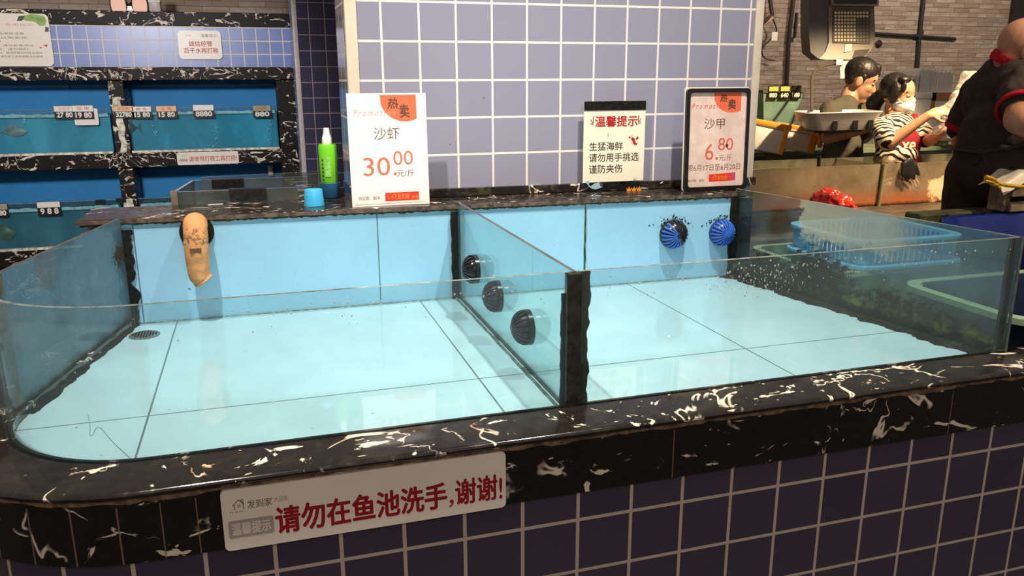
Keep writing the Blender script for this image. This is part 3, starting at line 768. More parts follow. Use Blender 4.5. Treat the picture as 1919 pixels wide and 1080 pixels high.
letters(s, K_barred, lambda b: flat(b, [(0.425*W, 0.038*H), (0.865*W, 0.04*H), (0.865*W, 0.118*H), (0.425*W, 0.116*H)]), 'red_bar')
def f(b):
    house_icon(b, 0.50*W, 0.052*H, 0.05*H, 0.001); glyphs(b, '发到家', 0.575*W, 0.05*H, 0.055*H, w=0.17*W, z=0.001); glyphs(b, '供电', 0.765*W, 0.052*H, 0.032*H, z=0.001); stroke(b, [(0.46*W, 0.09*H), (0.465*W, 0.06*H), (0.49*W, 0.058*H)], 0.001, 0.001)
letters(s, K_orange, f)

# notice board 温馨提示
W, H = 0.192, 0.252
p = atY(1092, 357, -0.03)
s = sign_root('notice_board', 'ivory notice with black top strip, red heading and a small red lobster', 'sign', (p.x, -0.030, p.z), 0.0)
obj('board', prism(NB(), [(0, 0.022), (W, 0.022), (W, H), (0, H)], -0.003, 0.0), M_ivory, s, local=True)
obj('clear_backing', prism(NB(), [(0, -0.012), (W, -0.012), (W, 0.022), (0, 0.022)], -0.003, 0.0), glass_mat('clear_acrylic', (0.9, 0.92, 0.92)), s, local=True)
obj('top_strip', prism(NB(), [(0, 0.898*H), (W, 0.898*H), (W, H), (0, H)], 0.0, 0.0015), M_black, s, local=True)
def f(b):
    glyphs(b, '温馨提示', 0.18*W, 0.715*H, 0.118*H, w=0.69*W, bold=0.028)
    for x, sg in ((0.15, 1), (0.885, -1)):
        for k, (dx, dy) in enumerate(((0.0, 0.055), (-0.045, 0.02), (-0.05, -0.02))):
            stroke(b, [(x*W, (0.76+0.012*k*-1)*H), ((x+sg*dx)*W, (0.78+dy)*H)], 0.0028-0.0004*k)
letters(s, K_red, f)
def f(b):
    cx, cy = 0.815*W, 0.555*H
    q = lambda pts: flat(b, [(cx+x*0.001, cy+y*0.001) for x, y in pts])
    q([(-8, 6), (-3, 9), (3, 5), (5, 0), (6, -6), (10, -10), (11, -6), (14, -9), (10, -14), (4, -14), (-1, -9), (-3, -2), (-7, 1)])
    q([(-9, 8), (-14, 13), (-16, 9), (-13, 6), (-9, 5)]); q([(6, 4), (10, 9), (15, 13), (14, 7), (17, 5), (12, 2), (8, 1)])
    for a, c in (((-4, 0), (-10, -3)), ((-3, -3), (-9, -8)), ((-1, -6), (-6, -12)), ((-8, 8), (-6, 17)), ((-7, 8), (-2, 16))): stroke(b, [(cx+a[0]*0.001, cy+a[1]*0.001), (cx+c[0]*0.001, cy+c[1]*0.001)], 0.0007)
letters(s, K_red, f, 'lobster_print')
def f(b):
    glyphs(b, '生猛海鲜', 0.095*W, 0.448*H, 0.094*H, w=0.545*W, bold=0.012); glyphs(b, '请勿用手挑选', 0.095*W, 0.318*H, 0.098*H, w=0.815*W, bold=0.012); glyphs(b, '谨防夹伤', 0.095*W, 0.188*H, 0.098*H, w=0.545*W, bold=0.012)
    stroke(b, [(0.385*W, 0.645*H), (0.395*W, 0.63*H), (0.387*W, 0.60*H)], 0.0014)
letters(s, K_dark, f)
fb = lambda pts: [(0.19*W+x*0.001, 0.012*H+y*0.001) for x, y in pts]
letters(s, K_bluei, lambda b: (flat(b, fb([(-22, 12), (-10, 2), (4, -2), (18, 2), (26, 4), (24, 14), (14, 18), (0, 16), (-12, 8), (-20, 14)]), 0.0012), flat(b, fb([(-22, 14), (-30, 20), (-18, 26), (-16, 14)]), 0.0012)), 'fish_print')
letters(s, K_navy, lambda b: (flat(b, fb([(15, 16), (22, 17), (26, 6), (20, 4)]), 0.0014), stroke(b, fb([(4, 4), (9, 5)]), 0.0012, 0.0014)), 'fish_lines')
letters(s, K_navy, lambda b: ([stroke(b, [(0.855*W, 0.06*H), (0.855*W+0.010*math.cos(a), 0.06*H+0.016*math.sin(a))], 0.0012, 0.0012) for a in (0.5, 0.95, 1.4, 1.9)]), 'coral_lines')
letters(s, K_orange, lambda b: [flat(b, [(x*W-0.004, -0.022), (x*W+0.004, -0.022), (x*W+0.009, 0.002), (x*W+0.004, -0.004), (x*W+0.002, 0.006), (x*W-0.003, -0.004), (x*W-0.007, 0.003)], 0.0012) for x in (0.76, 0.845, 0.93)], 'coral_print')

# framed price sign 6.80
W, H = 0.208, 0.294
s = sign_root('framed_price_sign', 'pink price sheet reading 6.80 in a black rounded frame on the back ledge', 'sign', (0.852, -0.100, LZ(0.85)+0.0005), 0.035)
fr_o = rrect(0, 0, W, H, 0.012); fr_i = rrect(0.0105, 0.012, W-0.0105, H-0.0115, 0.009)
bm = NB(); n_ = len(fr_o)
A = [[bm.verts.new((x, y, z)) for x, y in pts] for pts, z in ((fr_o, -0.010), (fr_o, 0.001), (fr_i, 0.002), (fr_i, -0.004))]
for a, b in zip(A, A[1:]):
    for i in range(n_): bm.faces.new((a[i], a[(i+1) % n_], b[(i+1) % n_], b[i]))
bm.faces.new(list(reversed(A[0]))); bmesh.ops.recalc_face_normals(bm, faces=bm.faces)
obj('frame', bm, plain('black_frame', (0.008, 0.007, 0.008), 0.3), s, local=True)
obj('clear_cover', prism(NB(), rrect(-0.002, 0.0, W+0.001, H+0.004, 0.008), -0.014, -0.010), M_white, s, local=True)
obj('price_sheet', prism(NB(), fr_i, -0.005, -0.0035), plain('pink_sheet', (0.74, 0.56, 0.49), 0.35, var=0.12, scale=18, bump=0.4), s, local=True)
X0, Y0, PW, PH = 0.0105, 0.012, W-0.021, H-0.0235
ZS = -0.0034
def fx(px): return X0+(px-1020)/502*PW
def fy(py): return Y0+(950-py)/845*PH
letters(s, K_badge, lambda b: flat(b, badge_pts(fx(1232), fx(1474), fy(287), fy(108)), ZS), 'badge')
def f(b):
    glyphs(b, '热', fx(1285), fy(188), fy(120)-fy(188), bold=0.03, shear=0.15, z=ZS+0.0004); glyphs(b, '卖', fx(1358), fy(255), fy(165)-fy(255), w=fx(1425)-fx(1358), bold=0.03, z=ZS+0.0004)
letters(s, K_brown, f, 'badge_lettering')
letters(s, K_brown, lambda b: glyphs(b, '沙甲', fx(1155), fy(430), fy(333)-fy(430), w=fx(1335)-fx(1155), z=ZS), 'product_name')
def f(b):
    glyphs(b, '元/斤', fx(1296), fy(720), fy(664)-fy(720), w=fx(1410)-fx(1296), z=ZS)
letters(s, K_brown, f, 'unit_lettering')
letters(s, K_brown, lambda b: glyphs(b, '限6月17日至6月20日', fx(1022), fy(806), fy(748)-fy(806), w=fx(1490)-fx(1022), z=ZS), 'date_lettering')
def f(b):
    glyphs(b, '供应商：韶关', fx(1026), fy(904), fy(880)-fy(904), w=fx(1172)-fx(1026), z=ZS)
letters(s, K_brown, f, 'supplier_lettering')
def f(b):
    ballp = [(fx(1362)+0.004*math.cos(k)*(1+0.4*math.sin(3*k)), fy(585)+0.007*math.sin(k)*(1+0.3*math.cos(2*k))) for k in [i*0.6 for i in range(10)]]; flat(b, ballp, ZS+0.0004)
letters(s, K_dark, f, 'dark_stain')
def f(b):
    glyphs(b, '6', fx(1172), fy(710), fy(560)-fy(710), w=fx(1245)-fx(1172), z=ZS); glyphs(b, '80', fx(1284), fy(625), fy(512)-fy(625), w=fx(1418)-fx(1284), z=ZS)
    flat(b, [(fx(1274)+0.0045*math.cos(a*0.5236), fy(697)+0.0045*math.sin(a*0.5236)) for a in range(12)], ZS)
letters(s, K_price2, f)
letters(s, K_price2, lambda b: glyphs(b, 'Promotion', fx(1040), fy(248), fy(200)-fy(248), w=fx(1335)-fx(1040), shear=0.35, space=1.5, z=ZS+0.0003))
letters(s, K_barred, lambda b: flat(b, [(fx(1212), fy(908)), (fx(1400), fy(906)), (fx(1400), fy(832)), (fx(1212), fy(840))], ZS), 'red_bar')
letters(s, K_mag, lambda b: flat(b, [(fx(1400), fy(906)), (fx(1450), fy(902)), (fx(1450), fy(828)), (fx(1400), fy(832))], ZS), 'red_bar')
letters(s, K_orange, lambda b: (house_icon(b, fx(1240), fy(893), 0.014, ZS+0.0003), glyphs(b, '发到家', fx(1285), fy(893), 0.012, w=0.036, z=ZS+0.0003)))

# long notice on the front of the tank
W, H = 0.432, 0.0985
s = sign_root('warning_plate', 'long white plate with red lettering on the tank front fascia', 'sign', (-0.4225, GY-0.0945, 0.779), 0.0)
obj('board', prism(NB(), rrect(0, 0, W, H, 0.008), -0.010, 0.0), plain('pale_plate', (0.84, 0.76, 0.69), 0.3, var=0.03, scale=8), s, local=True)
letters(s, K_dred, lambda b: (glyphs(b, '请勿在鱼池洗手', 0.172*W, 0.165*H, 0.44*H, w=0.601*W, bold=0.030), glyphs(b, '，', 0.782*W, 0.155*H, 0.13*H, bold=0.02), glyphs(b, '谢谢', 0.808*W, 0.175*H, 0.44*H, w=0.157*W, bold=0.024), glyphs(b, '!', 0.975*W, 0.17*H, 0.37*H, w=0.010*W, bold=0.02)))
def f(b):
    house_icon(b, 0.036*W, 0.66*H, 0.016); glyphs(b, '发到家', 0.083*W, 0.655*H, 0.135*H, w=0.081*W, bold=0.01); glyphs(b, '大润发', 0.171*W, 0.70*H, 0.085*H, w=0.046*W, bold=-0.006); glyphs(b, 'Fa store', 0.026*W, 0.618*H, 0.028*H, w=0.044*W)
letters(s, K_grey, f)
letters(s, K_lgrey, lambda b: flat(b, rrect(0.016*W, 0.20*H, 0.164*W, 0.49*H, 0.003)), 'grey_badge')
letters(s, plain('cream_ink', (0.72, 0.64, 0.58), 0.4, var=0), lambda b: glyphs(b, '温馨提示', 0.027*W, 0.245*H, 0.195*H, w=0.127*W, bold=0.03, z=0.0012))

# ------------------------------------------------------------------ things on the back ledge
b0 = atZ(619, 371, 1.136)
bt = thing('spray_bottle', 'lime green spray bottle with white nozzle standing in a dark blue cup', 'spray bottle', (b0.x, b0.y, LZ(b0.x)+0.032))
sc_ = (b0.y-CAM.y)/(-0.08-CAM.y)
M_lime = plain('lime_plastic', (0.16, 0.62, 0.02), 0.3, var=0.03)
M_nozz = plain('nozzle_white', (0.82, 0.78, 0.76), 0.35, var=0.02)
SH = 0.108*sc_
obj('body', lathe(NB(), [(0.0195*sc_, 0.0), (0.0215*sc_, 0.004), (0.0225*sc_, SH*0.5), (0.0232*sc_, SH-0.006), (0.0215*sc_, SH-0.001), (0.012, SH)], 32), M_lime, bt, smooth=True, local=True)
obj('nozzle', lathe(NB(), [(0.0122*sc_, SH), (0.0128*sc_, SH+0.003), (0.0120*sc_, SH+0.018), (0.0105*sc_, SH+0.020), (0.0085*sc_, SH+0.030), (0.0075*sc_, SH+0.041), (0.0072*sc_, SH+0.043)], 28), M_nozz, bt, smooth=True, local=True)
bm = NB()
for i, (a0, a1, z0, z1) in enumerate(((-118, -80, 0.25, 0.72),)):
    rows = []
    for k in range(9):
        a = math.radians(a0+(a1-a0)*k/8); rows.append([bm.verts.new((0.0231*sc_*math.cos(a), 0.0231*sc_*math.sin(a), SH*z)) for z in (z0, z1)])
    for A_, B_ in zip(rows, rows[1:]): bm.faces.new((A_[0], B_[0], B_[1], A_[1]))
obj('bottle_label', bm, plain('green_label', (0.25, 0.62, 0.12), 0.4, var=0.2, scale=150), bt, local=True)
bm = NB()
for i in range(7):
    a = math.radians(-133); z = SH*(0.1+0.09*i); lathe(bm, [(0.0026, 0), (0.0026, 0.0008)], 8, Matrix.Translation((0.0228*sc_*math.cos(a), 0.0228*sc_*math.sin(a), z)) @ Matrix.Rotation(a+math.pi, 4, 'Z') @ Matrix.Rotation(-R90, 4, 'Y'))
obj('side_marks', bm, K_dark, bt, local=True)
cup = thing('blue_cup', 'dark blue round cup holding the green spray bottle', 'cup', (b0.x+0.001, b0.y, LZ(b0.x-0.02)+0.0005), group=None)
obj('cup_wall', lathe(NB(), [(0.020*sc_, 0.0), (0.0225*sc_, 0.003), (0.0235*sc_, 0.016), (0.0245*sc_, 0.018), (0.0255*sc_, 0.042), (0.0235*sc_, 0.043), (0.022*sc_, 0.031), (0.001, 0.030)], 32), plain('dark_blue_cup', (0.02, 0.11, 0.25), 0.4), cup, smooth=True, local=True)
c0 = atZ(590, 387, 1.1365)
cup = thing('plastic_cup', 'bright blue upturned plastic cup on the ledge in front of the spray bottle', 'cup', (c0.x, c0.y+0.02, LZ(c0.x-0.02)+0.0005))
obj('cup_shell', lathe(NB(), [(0.0262, 0.0), (0.0258, 0.004), (0.0228, 0.040), (0.0215, 0.042), (0.0005, 0.0424)], 32), plain('bright_blue_cap', (0.05, 0.42, 0.72), 0.35, var=0.04), cup, smooth=True, local=True)
# low glass rims of the tank standing behind the ledge
rt = thing('rear_tank', 'low glass-rimmed tank behind the left end of the back ledge', 'fish tank', (-0.33, 0.25, 0.0))
obj('tank_base', prism(NB(), [(-0.54, 0.05), (-0.19, 0.05), (-0.19, 0.6), (-0.515, 0.6), (-0.545, 0.3)], 0.0, 1.06), M_ledge, rt)
G_rear = glass_mat('rear_glass', (0.75, 0.8, 0.78), (0.30, 0.32, 0.30), 0.3, 14)
def straight(name, a, b, z0, z1, mats, par, th=0.008):
    a, b = Vector(a), Vector(b); d = (b-a).normalized(); n2 = (d.y, -d.x)
    return pane(name, [tuple(a), tuple(b)], [n2, n2], z0, z1, mats, th, par)
for a, b in (((-0.545, 0.055), (-0.20, 0.055)), ((-0.545, 0.055), (-0.515, 0.31)), ((-0.515, 0.31), (-0.20, 0.30)), ((-0.50, 0.38), (-0.15, 0.43))):
    straight('glass_pane', a, b, 1.06, 1.170, [G_rear, M_edge], rt)
obj('corner_post', box(NB(), -0.556, -0.540, 0.048, 0.065, 1.06, 1.173), plain('brown_post', (0.2, 0.15, 0.12), 0.6), rt)
obj('stone_insert', box(NB(), -0.235, -0.192, 0.06, 0.30, 1.06, 1.158), M_marble, rt)
def dark_tag(label, x0, x1, y, z0, z1):
    q = thing('tag_holder', label, 'price tag', ((x0+x1)/2, y, z0), group=None)
    bm = box(NB(), -(x1-x0)/2, (x1-x0)/2, -0.004, 0.0, 0, z1-z0, bev=0.001); box(bm, -(x1-x0)/2, (x1-x0)/2, 0.0, 0.014, z1-z0-0.003, z1-z0+0.001)
    obj('holder', bm, M_blackplastic, q, local=True)
dark_tag('black price tag holder clipped on the front rim of the rear tank', -0.412, -0.318, 0.044, 1.141, 1.173)
dark_tag('black price tag holder clipped on the back rim of the rear tank', -0.466, -0.378, 0.288, 1.145, 1.173)
cd = atZ(405, 386, 1.1315)
tag(obj('paper_scrap', prism(NB(), [(-0.018, -0.004), (0.018, -0.002), (0.018, 0.006), (-0.017, 0.005)], 0, 0.001, Matrix.Translation((cd.x, 0.02, LZ(cd.x-0.02)+0.0005))), M_white), 'small white paper scrap lying on the back ledge behind the orange sock', 'paper')
# a stray thread on the tank floor
a = [atZ(px, py, ZF+0.001) for px, py in ((165, 778), (169, 800), (168, 815), (174, 815), (180, 803), (189, 803), (210, 827), (232, 848), (250, 864))]
tag(obj('loose_thread', tube(NB(), spline(a, 4), 0.00035, 5), plain('thread', (0.10, 0.13, 0.13), 0.7)), 'thin dark thread lying curled on the pale tank floor at the front left', 'thread')

# ------------------------------------------------------------------ the fish rack at the left
RY = 3.86
rack = thing('fish_rack', 'tall black marble rack of blue fish tanks below a lavender tiled band', 'tank rack', (-1.2, 4.1, 0))
XL, XR, XC0, XC1 = -2.9, -0.052, -1.245, -1.155
M_bluewall = plain('rack_blue_tile', (0.035, 0.25, 0.56), 0.6, spec=0.2, var=0.06, scale=3)
for nm, z0, z1, dy in (('stone_band', 1.795, 1.885, 0.0), ('stone_band', 1.448, 1.532, 0.02), ('stone_band', 0.872, 0.972, 0.01), ('stone_band', 0.235, 0.345, 0.01)):
    bm = box(NB(), XL, XR, RY-dy, 4.26, z0, z1, bev=0.004)
    obj(nm, bm, M_rackstone, rack)
obj('tiled_band', box(NB(), XL, XR, RY+0.005, 4.26, 1.532, 1.795), M_tile_far, rack)
obj('plinth', box(NB(), XL, XR, RY+0.03, 4.26, 0.0, 0.235), M_rackstone, rack)
obj('blue_back_wall', box(NB(), XL, XR, 4.22, 4.26, 0.345, 1.448), M_bluewall, rack)
for z0, z1 in ((0.345, 0.872), (0.972, 1.448)):
    obj('stone_column', box(NB(), XC0, XC1, RY+0.015, 4.22, z0, z1), M_rackstone, rack)
    obj('stone_column', box(NB(), -0.17, XR, RY+0.015, 4.22, z0, z1), M_rackstone, rack)
M_white_drip = plain('white_scale_deposit', (0.70, 0.64, 0.52), 0.7, var=0.5, scale=40)
for z0, z1 in ((0.345, 0.66), (0.975, 1.34)):
    bm = NB(); rnd.seed(int(z0*100)); L = []; R_ = []
    for i in range(24):
        z = z0+(z1-z0)*i/23; L.append((XC0+0.03-0.02*mnoise.noise(Vector((z*14, 1, 2)))-(0.02 if i > 15 else 0), z)); R_.append((XC1-0.02+0.012*mnoise.noise(Vector((z*18, 5, 2))), z))
    prism(bm, L+list(reversed(R_)), 0, 0.004, Matrix(((1, 0, 0, 0), (0, 0, -1, RY+0.015), (0, 1, 0, 0), (0, 0, 0, 1)))); bmesh.ops.recalc_face_normals(bm, faces=bm.faces)
    obj('lime_deposit', bm, M_white_drip, rack)
def water_mat(name, col, tint, murk):
    n = NT(name); v = n.coord()
    tr = n.n('ShaderNodeBsdfTransparent'); tr.inputs[0].default_value = (*tint, 1)
    c = n.mix(n.ramp(n.noise(n.coord(scale=(1, 1, 0.6)), 4, 5, 0.65, 0.6), 0.4, 0.75), col, tuple(min(1, x*1.5+0.06) for x in col))
    df = n.n('ShaderNodeBsdfDiffuse'); n.l(c, df.inputs[0])
    mx = n.n('ShaderNodeMixShader'); mx.inputs[0].default_value = murk; n.l(tr.outputs[0], mx.inputs[1]); n.l(df.outputs[0], mx.inputs[2])
    return n.done(mx.outputs[0])
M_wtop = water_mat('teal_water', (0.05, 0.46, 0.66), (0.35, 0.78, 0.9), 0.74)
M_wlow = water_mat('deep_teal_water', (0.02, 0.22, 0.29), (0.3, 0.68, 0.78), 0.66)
M_foam = plain('foam_line', (0.55, 0.80, 0.85), 0.4, var=0.3, scale=50)
G_rack = glass_mat('rack_glass', (0.82, 0.92, 0.94), (0.40, 0.55, 0.60), 0.08, 4)
aqua = {}
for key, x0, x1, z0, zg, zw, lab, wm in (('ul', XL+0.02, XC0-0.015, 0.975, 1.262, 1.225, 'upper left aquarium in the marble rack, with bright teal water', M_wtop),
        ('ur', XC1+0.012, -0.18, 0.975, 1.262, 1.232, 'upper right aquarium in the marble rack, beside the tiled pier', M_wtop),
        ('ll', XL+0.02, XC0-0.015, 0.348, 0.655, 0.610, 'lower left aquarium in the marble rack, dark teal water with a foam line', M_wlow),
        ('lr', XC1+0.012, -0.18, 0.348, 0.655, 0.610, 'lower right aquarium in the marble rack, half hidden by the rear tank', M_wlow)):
    a = thing('aquarium', lab, 'fish tank', ((x0+x1)/2, RY+0.1, z0), group='aquariums in the marble rack'); aqua[key] = a
    obj('front_glass', box(NB(), x0, x1, RY+0.02, RY+0.03, z0, zg), [G_rack], a)
    obj('glass_rim', box(NB(), x0, x1, RY+0.0195, RY+0.0305, zg, zg+0.005), M_edge, a)
    obj('water', box(NB(), x0+0.004, x1-0.004, RY+0.062, 4.21, z0+0.002, zw), wm, a)
    bm = NB(); rnd.seed(int(z0*90+x1*-10))
    pts = []; x = x0+0.01
    while x < x1-0.01: pts.append((x, zw+0.004+0.012*abs(mnoise.noise(Vector((x*9, z0, 0))))+0.005*rnd.random())); x += 0.012
    prism(bm, pts+[(x1-0.01, zw-0.012), (x0+0.01, zw-0.012)], 0, 0.006, Matrix(((1, 0, 0, 0), (0, 0, 1, RY+0.0305), (0, 1, 0, 0), (0, 0, 0, 1)))); bmesh.ops.recalc_face_normals(bm, faces=bm.faces)
    obj('foam_line', bm, M_foam, a)
    obj('sill', box(NB(), x0, x1, RY-0.012, RY+0.02, z0-0.004, z0+0.010), M_white_drip, a)
    if key[0] == 'u':
        bm = box(NB(), x0, x1, 4.205, 4.218, 1.40, 1.418)
        for xx in (x0+0.25, x1-0.3): box(bm, xx, xx+0.02, 4.19, 4.21, 1.392, 1.42)
        obj('back_pipe', bm, plain('pale_blue_pipe', (0.10, 0.32, 0.55), 0.4), a)
# fish
def fish(name, label, c, L, hgt, col, heading=1, group=None):
    t = thing(name, label, 'fish', c, group=group)
    bm = NB(); rows = []
    prof = [(-0.5, 0.03), (-0.36, 0.10), (-0.2, 0.30), (0, 0.46), (0.2, 0.45), (0.36, 0.30), (0.46, 0.13), (0.5, 0.03)]
    for x, r in prof: rows.append([bm.verts.new((x*L*heading, 0.35*r*hgt*math.cos(k*math.pi/5), r*hgt*math.sin(k*math.pi/5))) for k in range(10)])
    for A_, B_ in zip(rows, rows[1:]):
        for k in range(10): bm.faces.new((A_[k], A_[(k+1) % 10], B_[(k+1) % 10], B_[k]))
    bm.faces.new(rows[0]); bm.faces.new(list(reversed(rows[-1]))); bmesh.ops.recalc_face_normals(bm, faces=bm.faces)
    m = plain('fish_skin', col, 0.4, var=0.4, scale=25)
    obj('body', bm, m, t, smooth=True, local=True)
    q = lambda pts: prism(NB(), [(x*L*heading, z*hgt) for x, z in pts], -0.002, 0.002, Matrix(((1, 0, 0, 0), (0, 0, 1, 0), (0, 1, 0, 0), (0, 0, 0, 1))))
    obj('tail_fin', q([(-0.46, 0.05), (-0.72, 0.40), (-0.66, 0.0), (-0.72, -0.38), (-0.46, -0.05)]), m, t, local=True)
    obj('dorsal_fin', q([(-0.25, 0.25), (-0.18, 0.60), (0.15, 0.62), (0.22, 0.42)]), m, t, local=True)
    return t
p = atY(242, 240, 3.915); fish('fish', 'dark fish at the left end of the upper right aquarium', p, 0.11, 0.10, (0.03, 0.05, 0.06), -1)
p = atY(25, 247, 3.912); fish('fish', 'blurry pale grey fish at the left of the upper left aquarium', p, 0.17, 0.07, (0.25, 0.30, 0.28), 1)
p = atY(5, 438, 3.915); fish('fish', 'olive green fish near the bottom of the lower left aquarium', p, 0.16, 0.10, (0.08, 0.12, 0.05), 1)
# bubbles
bm = NB(); rnd.seed(31)
for px, y0, y1 in ((505, 225, 270), (404, 235, 275), (290, 215, 260), (45, 215, 240)):
    for k in range(16):
        q = atY(px+rnd.gauss(0, 3), rnd.uniform(y0, y1), RY+0.05); ball(bm, q, rnd.uniform(0.003, 0.006), u=6, v=4)
o = obj('air_bubbles', bm, plain('bubble', (0.5, 0.8, 0.85), 0.2), None, smooth=True); tag(o, 'thin rising strings of air bubbles in the upper aquariums', 'bubbles', kind='stuff')
# price tags on the rack glass
K_tagred = ink('tag_red', 190, 40, 40)
def price_tag(label, px0, px1, py0, py1, y, top, txt, digits, head=0.45):
    a, b = atY(px0, py1, y), atY(px1, py0, y)
    w_, h_ = abs(b.x-a.x), b.z-a.z
    t = thing('price_tag', label, 'price tag', (a.x, y, a.z), (R90, 0, 0), 'price tags clipped on the rack aquariums')
    obj('holder', prism(NB(), [(0, 0), (w_, 0), (w_, h_), (0, h_)], -0.008, 0.0), M_blackplastic, t, local=True)
    obj('name_card', prism(NB(), [(0.002, h_*(1-head)), (w_-0.002, h_*(1-head)), (w_-0.002, h_-0.002), (0.002, h_-0.002)], 0.0, 0.002), top, t, local=True)
    if txt: letters(t, K_tagred, lambda b: glyphs(b, txt, w_*0.22, h_*(1-head)+h_*head*0.25, h_*head*0.5, w=w_*0.56, z=0.0028))
    letters(t, K_white, lambda b: glyphs(b, digits, w_*0.12, h_*0.12, h_*(1-head)*0.66, w=w_*0.76, z=0.0012, bold=0.06), 'digits')
    return t
M_cardw = plain('card_white', (0.85, 0.78, 0.72), 0.5, var=0.02); M_cardo = plain('card_orange', (0.85, 0.52, 0.28), 0.5, var=0.02); M_cardg = plain('card_olive', (0.35, 0.33, 0.22), 0.5, var=0.05)
TY = RY+0.004
price_tag('white price tag at the right end of the upper left aquarium, left of its pair', 103, 138, 198, 223, TY, M_cardw, '沙白贝', '27 80')
price_tag('white price tag at the right end of the upper left aquarium, over a white card', 138, 174, 197, 224, TY-0.003, M_cardw, '花 甲', '19 80')
price_tag('orange price tag at the left end of the upper right aquarium, left of its pair', 214, 249, 198, 222, TY, M_cardo, '桂花鱼', '32780')
price_tag('pale price tag second from the left on the upper right aquarium', 249, 283, 199, 222, TY, M_cardw, '鲈 鱼', '15 80')
price_tag('orange price tag third from the left on the upper right aquarium', 294, 330, 198, 222, TY, M_cardo, '大 鱼', '15 80')
price_tag('white price tag fourth from the left on the upper right aquarium, its card blank', 363, 400, 196, 221, TY, M_cardw, '', '8880')
price_tag('olive price tag at the right end of the upper right aquarium', 475, 507, 197, 221, TY, M_cardg, '多宝鱼', '880')
price_tag('white price tag with a curled top in the middle of the lower left aquarium', 72, 112, 377, 405, TY, M_cardw, '', '9 8 8', 0.42)
price_tag('grey price tag at the left edge of the photo on the lower left aquarium', -22, 13, 381, 408, TY, M_cardg, '', '18 80')
a = atY(141, 235, TY+0.002); b = atY(182, 203, TY+0.002)
tag(obj('blank_card', prism(NB(), rrect(a.x, a.z, b.x, b.z, 0.012), 0, 0.003, Matrix(((1, 0, 0, 0), (0, 0, -1, TY+0.005), (0, 1, 0, 0), (0, 0, 0, 1)))), M_cardw), 'blank white card behind a price tag on the upper left aquarium', 'card')
for i, (px0, px1, py0, py1, lab) in enumerate(((179, 197, 374, 383, 'small black tag holder on the lower left aquarium beside the stone column'), (218, 236, 371, 380, 'small black tag holder on the lower right aquarium beside the stone column'))):
    a, b = atY(px0, py1, TY), atY(px1, py0, TY); q = thing('tag_holder', lab, 'price tag', (a.x, TY, a.z))
    obj('holder', box(NB(), 0, b.x-a.x, -0.004, 0.006, 0, b.z-a.z, bev=0.002), M_blackplastic, q, local=True)
# wall plates of the rack
def plate(name, label, px0, px1, py0, py1, y, rad, mat):
    a, b = atY(px0, py1, y), atY(px1, py0, y); t = thing(name, label, 'sign', (a.x, y, a.z), (R90, 0, 0)); w_, h_ = b.x-a.x, b.z-a.z
    obj('board', prism(NB(), rrect(0, 0, w_, h_, rad), -0.006, 0.0), mat, t, local=True); return t, w_, h_
M_plate = plain('cream_plate', (0.84, 0.76, 0.66), 0.35, var=0.02)
t, W, H = plate('rack_notice', 'cream notice with two red lines of writing on the tiled rack band', 337, 413, 58, 111, RY-0.012, 0.025, M_plate)
letters(t, K_tagred, lambda b: (glyphs(b, '诚信经营', 0.24*W, 0.45*H, 0.19*H, w=0.54*W, bold=0.015), glyphs(b, '沥干水再打称', 0.11*W, 0.21*H, 0.19*H, w=0.80*W, bold=0.015)))
letters(t, K_brown, lambda b: glyphs(b, '温馨提示', 0.53*W, 0.77*H, 0.12*H, w=0.38*W)); letters(t, K_pink, lambda b: glyphs(b, '发到家', 0.18*W, 0.80*H, 0.06*H))
t, W, H = plate('tool_notice', 'narrow cream notice with red writing on the stone band under the upper aquariums', 333, 446, 283, 310, RY-0.020, 0.012, M_plate)
letters(t, K_tagred, lambda b: glyphs(b, '请使用打捞工具打捞!', 0.19*W, 0.25*H, 0.42*H, w=0.78*W, bold=0.01))
letters(t, K_lgrey, lambda b: (glyphs(b, '发到家', 0.07*W, 0.66*H, 0.14*H), flat(b, rrect(0.04*W, 0.28*H, 0.17*W, 0.48*H, 0.004))))
t, W, H = plate('rules_board', 'large cream rules board with green leaves at the left edge of the photo', -150, 89, 26, 124, RY-0.012, 0.03, M_plate)
def rules(b):
    for i, (x0, x1, fr_, tx) in enumerate(((0.10, 0.72, 0.78, '关于鲜活水产购买须知公示'), (0.05, 0.62, 0.66, '尊敬的顾客您好'), (0.05, 0.80, 0.60, '为了您可以购买到新鲜的水产商品请您注意'), (0.05, 0.82, 0.52, '挑选水产时请勿用手接触以免夹伤'), (0.05, 0.62, 0.455, '如需帮助请联系工作人员'), (0.58, 0.86, 0.375, '1、请勿在鱼池边'), (0.58, 0.80, 0.305, '2、请勿拍打'), (0.58, 0.90, 0.235, '4、请将称重好的商品放好'), (0.58, 0.90, 0.165, '请勿将工具带离鱼池边谢谢'))):
        if i: glyphs(b, tx, x0*W if i < 6 else 0.60*W, fr_*H, 0.042*H, w=(x1-x0)*W)
letters(t, K_brown, rules)
letters(t, K_pink, lambda b: glyphs(b, '鲜活水产 安全 放心 食用指南', 0.18*W, 0.76*H, 0.055*H, w=0.70*W))
letters(t, plain('leaf_green', (0.25, 0.42, 0.08), 0.5, var=0.3), lambda b: (flat(b, [(0.80*W, 0.88*H), (0.83*W, 0.97*H), (0.90*W, 0.99*H), (0.97*W, 0.96*H), (0.985*W, 0.87*H), (0.97*W, 0.78*H), (0.93*W, 0.76*H), (0.90*W, 0.84*H), (0.85*W, 0.86*H)], 0.001)), 'leaf_print')
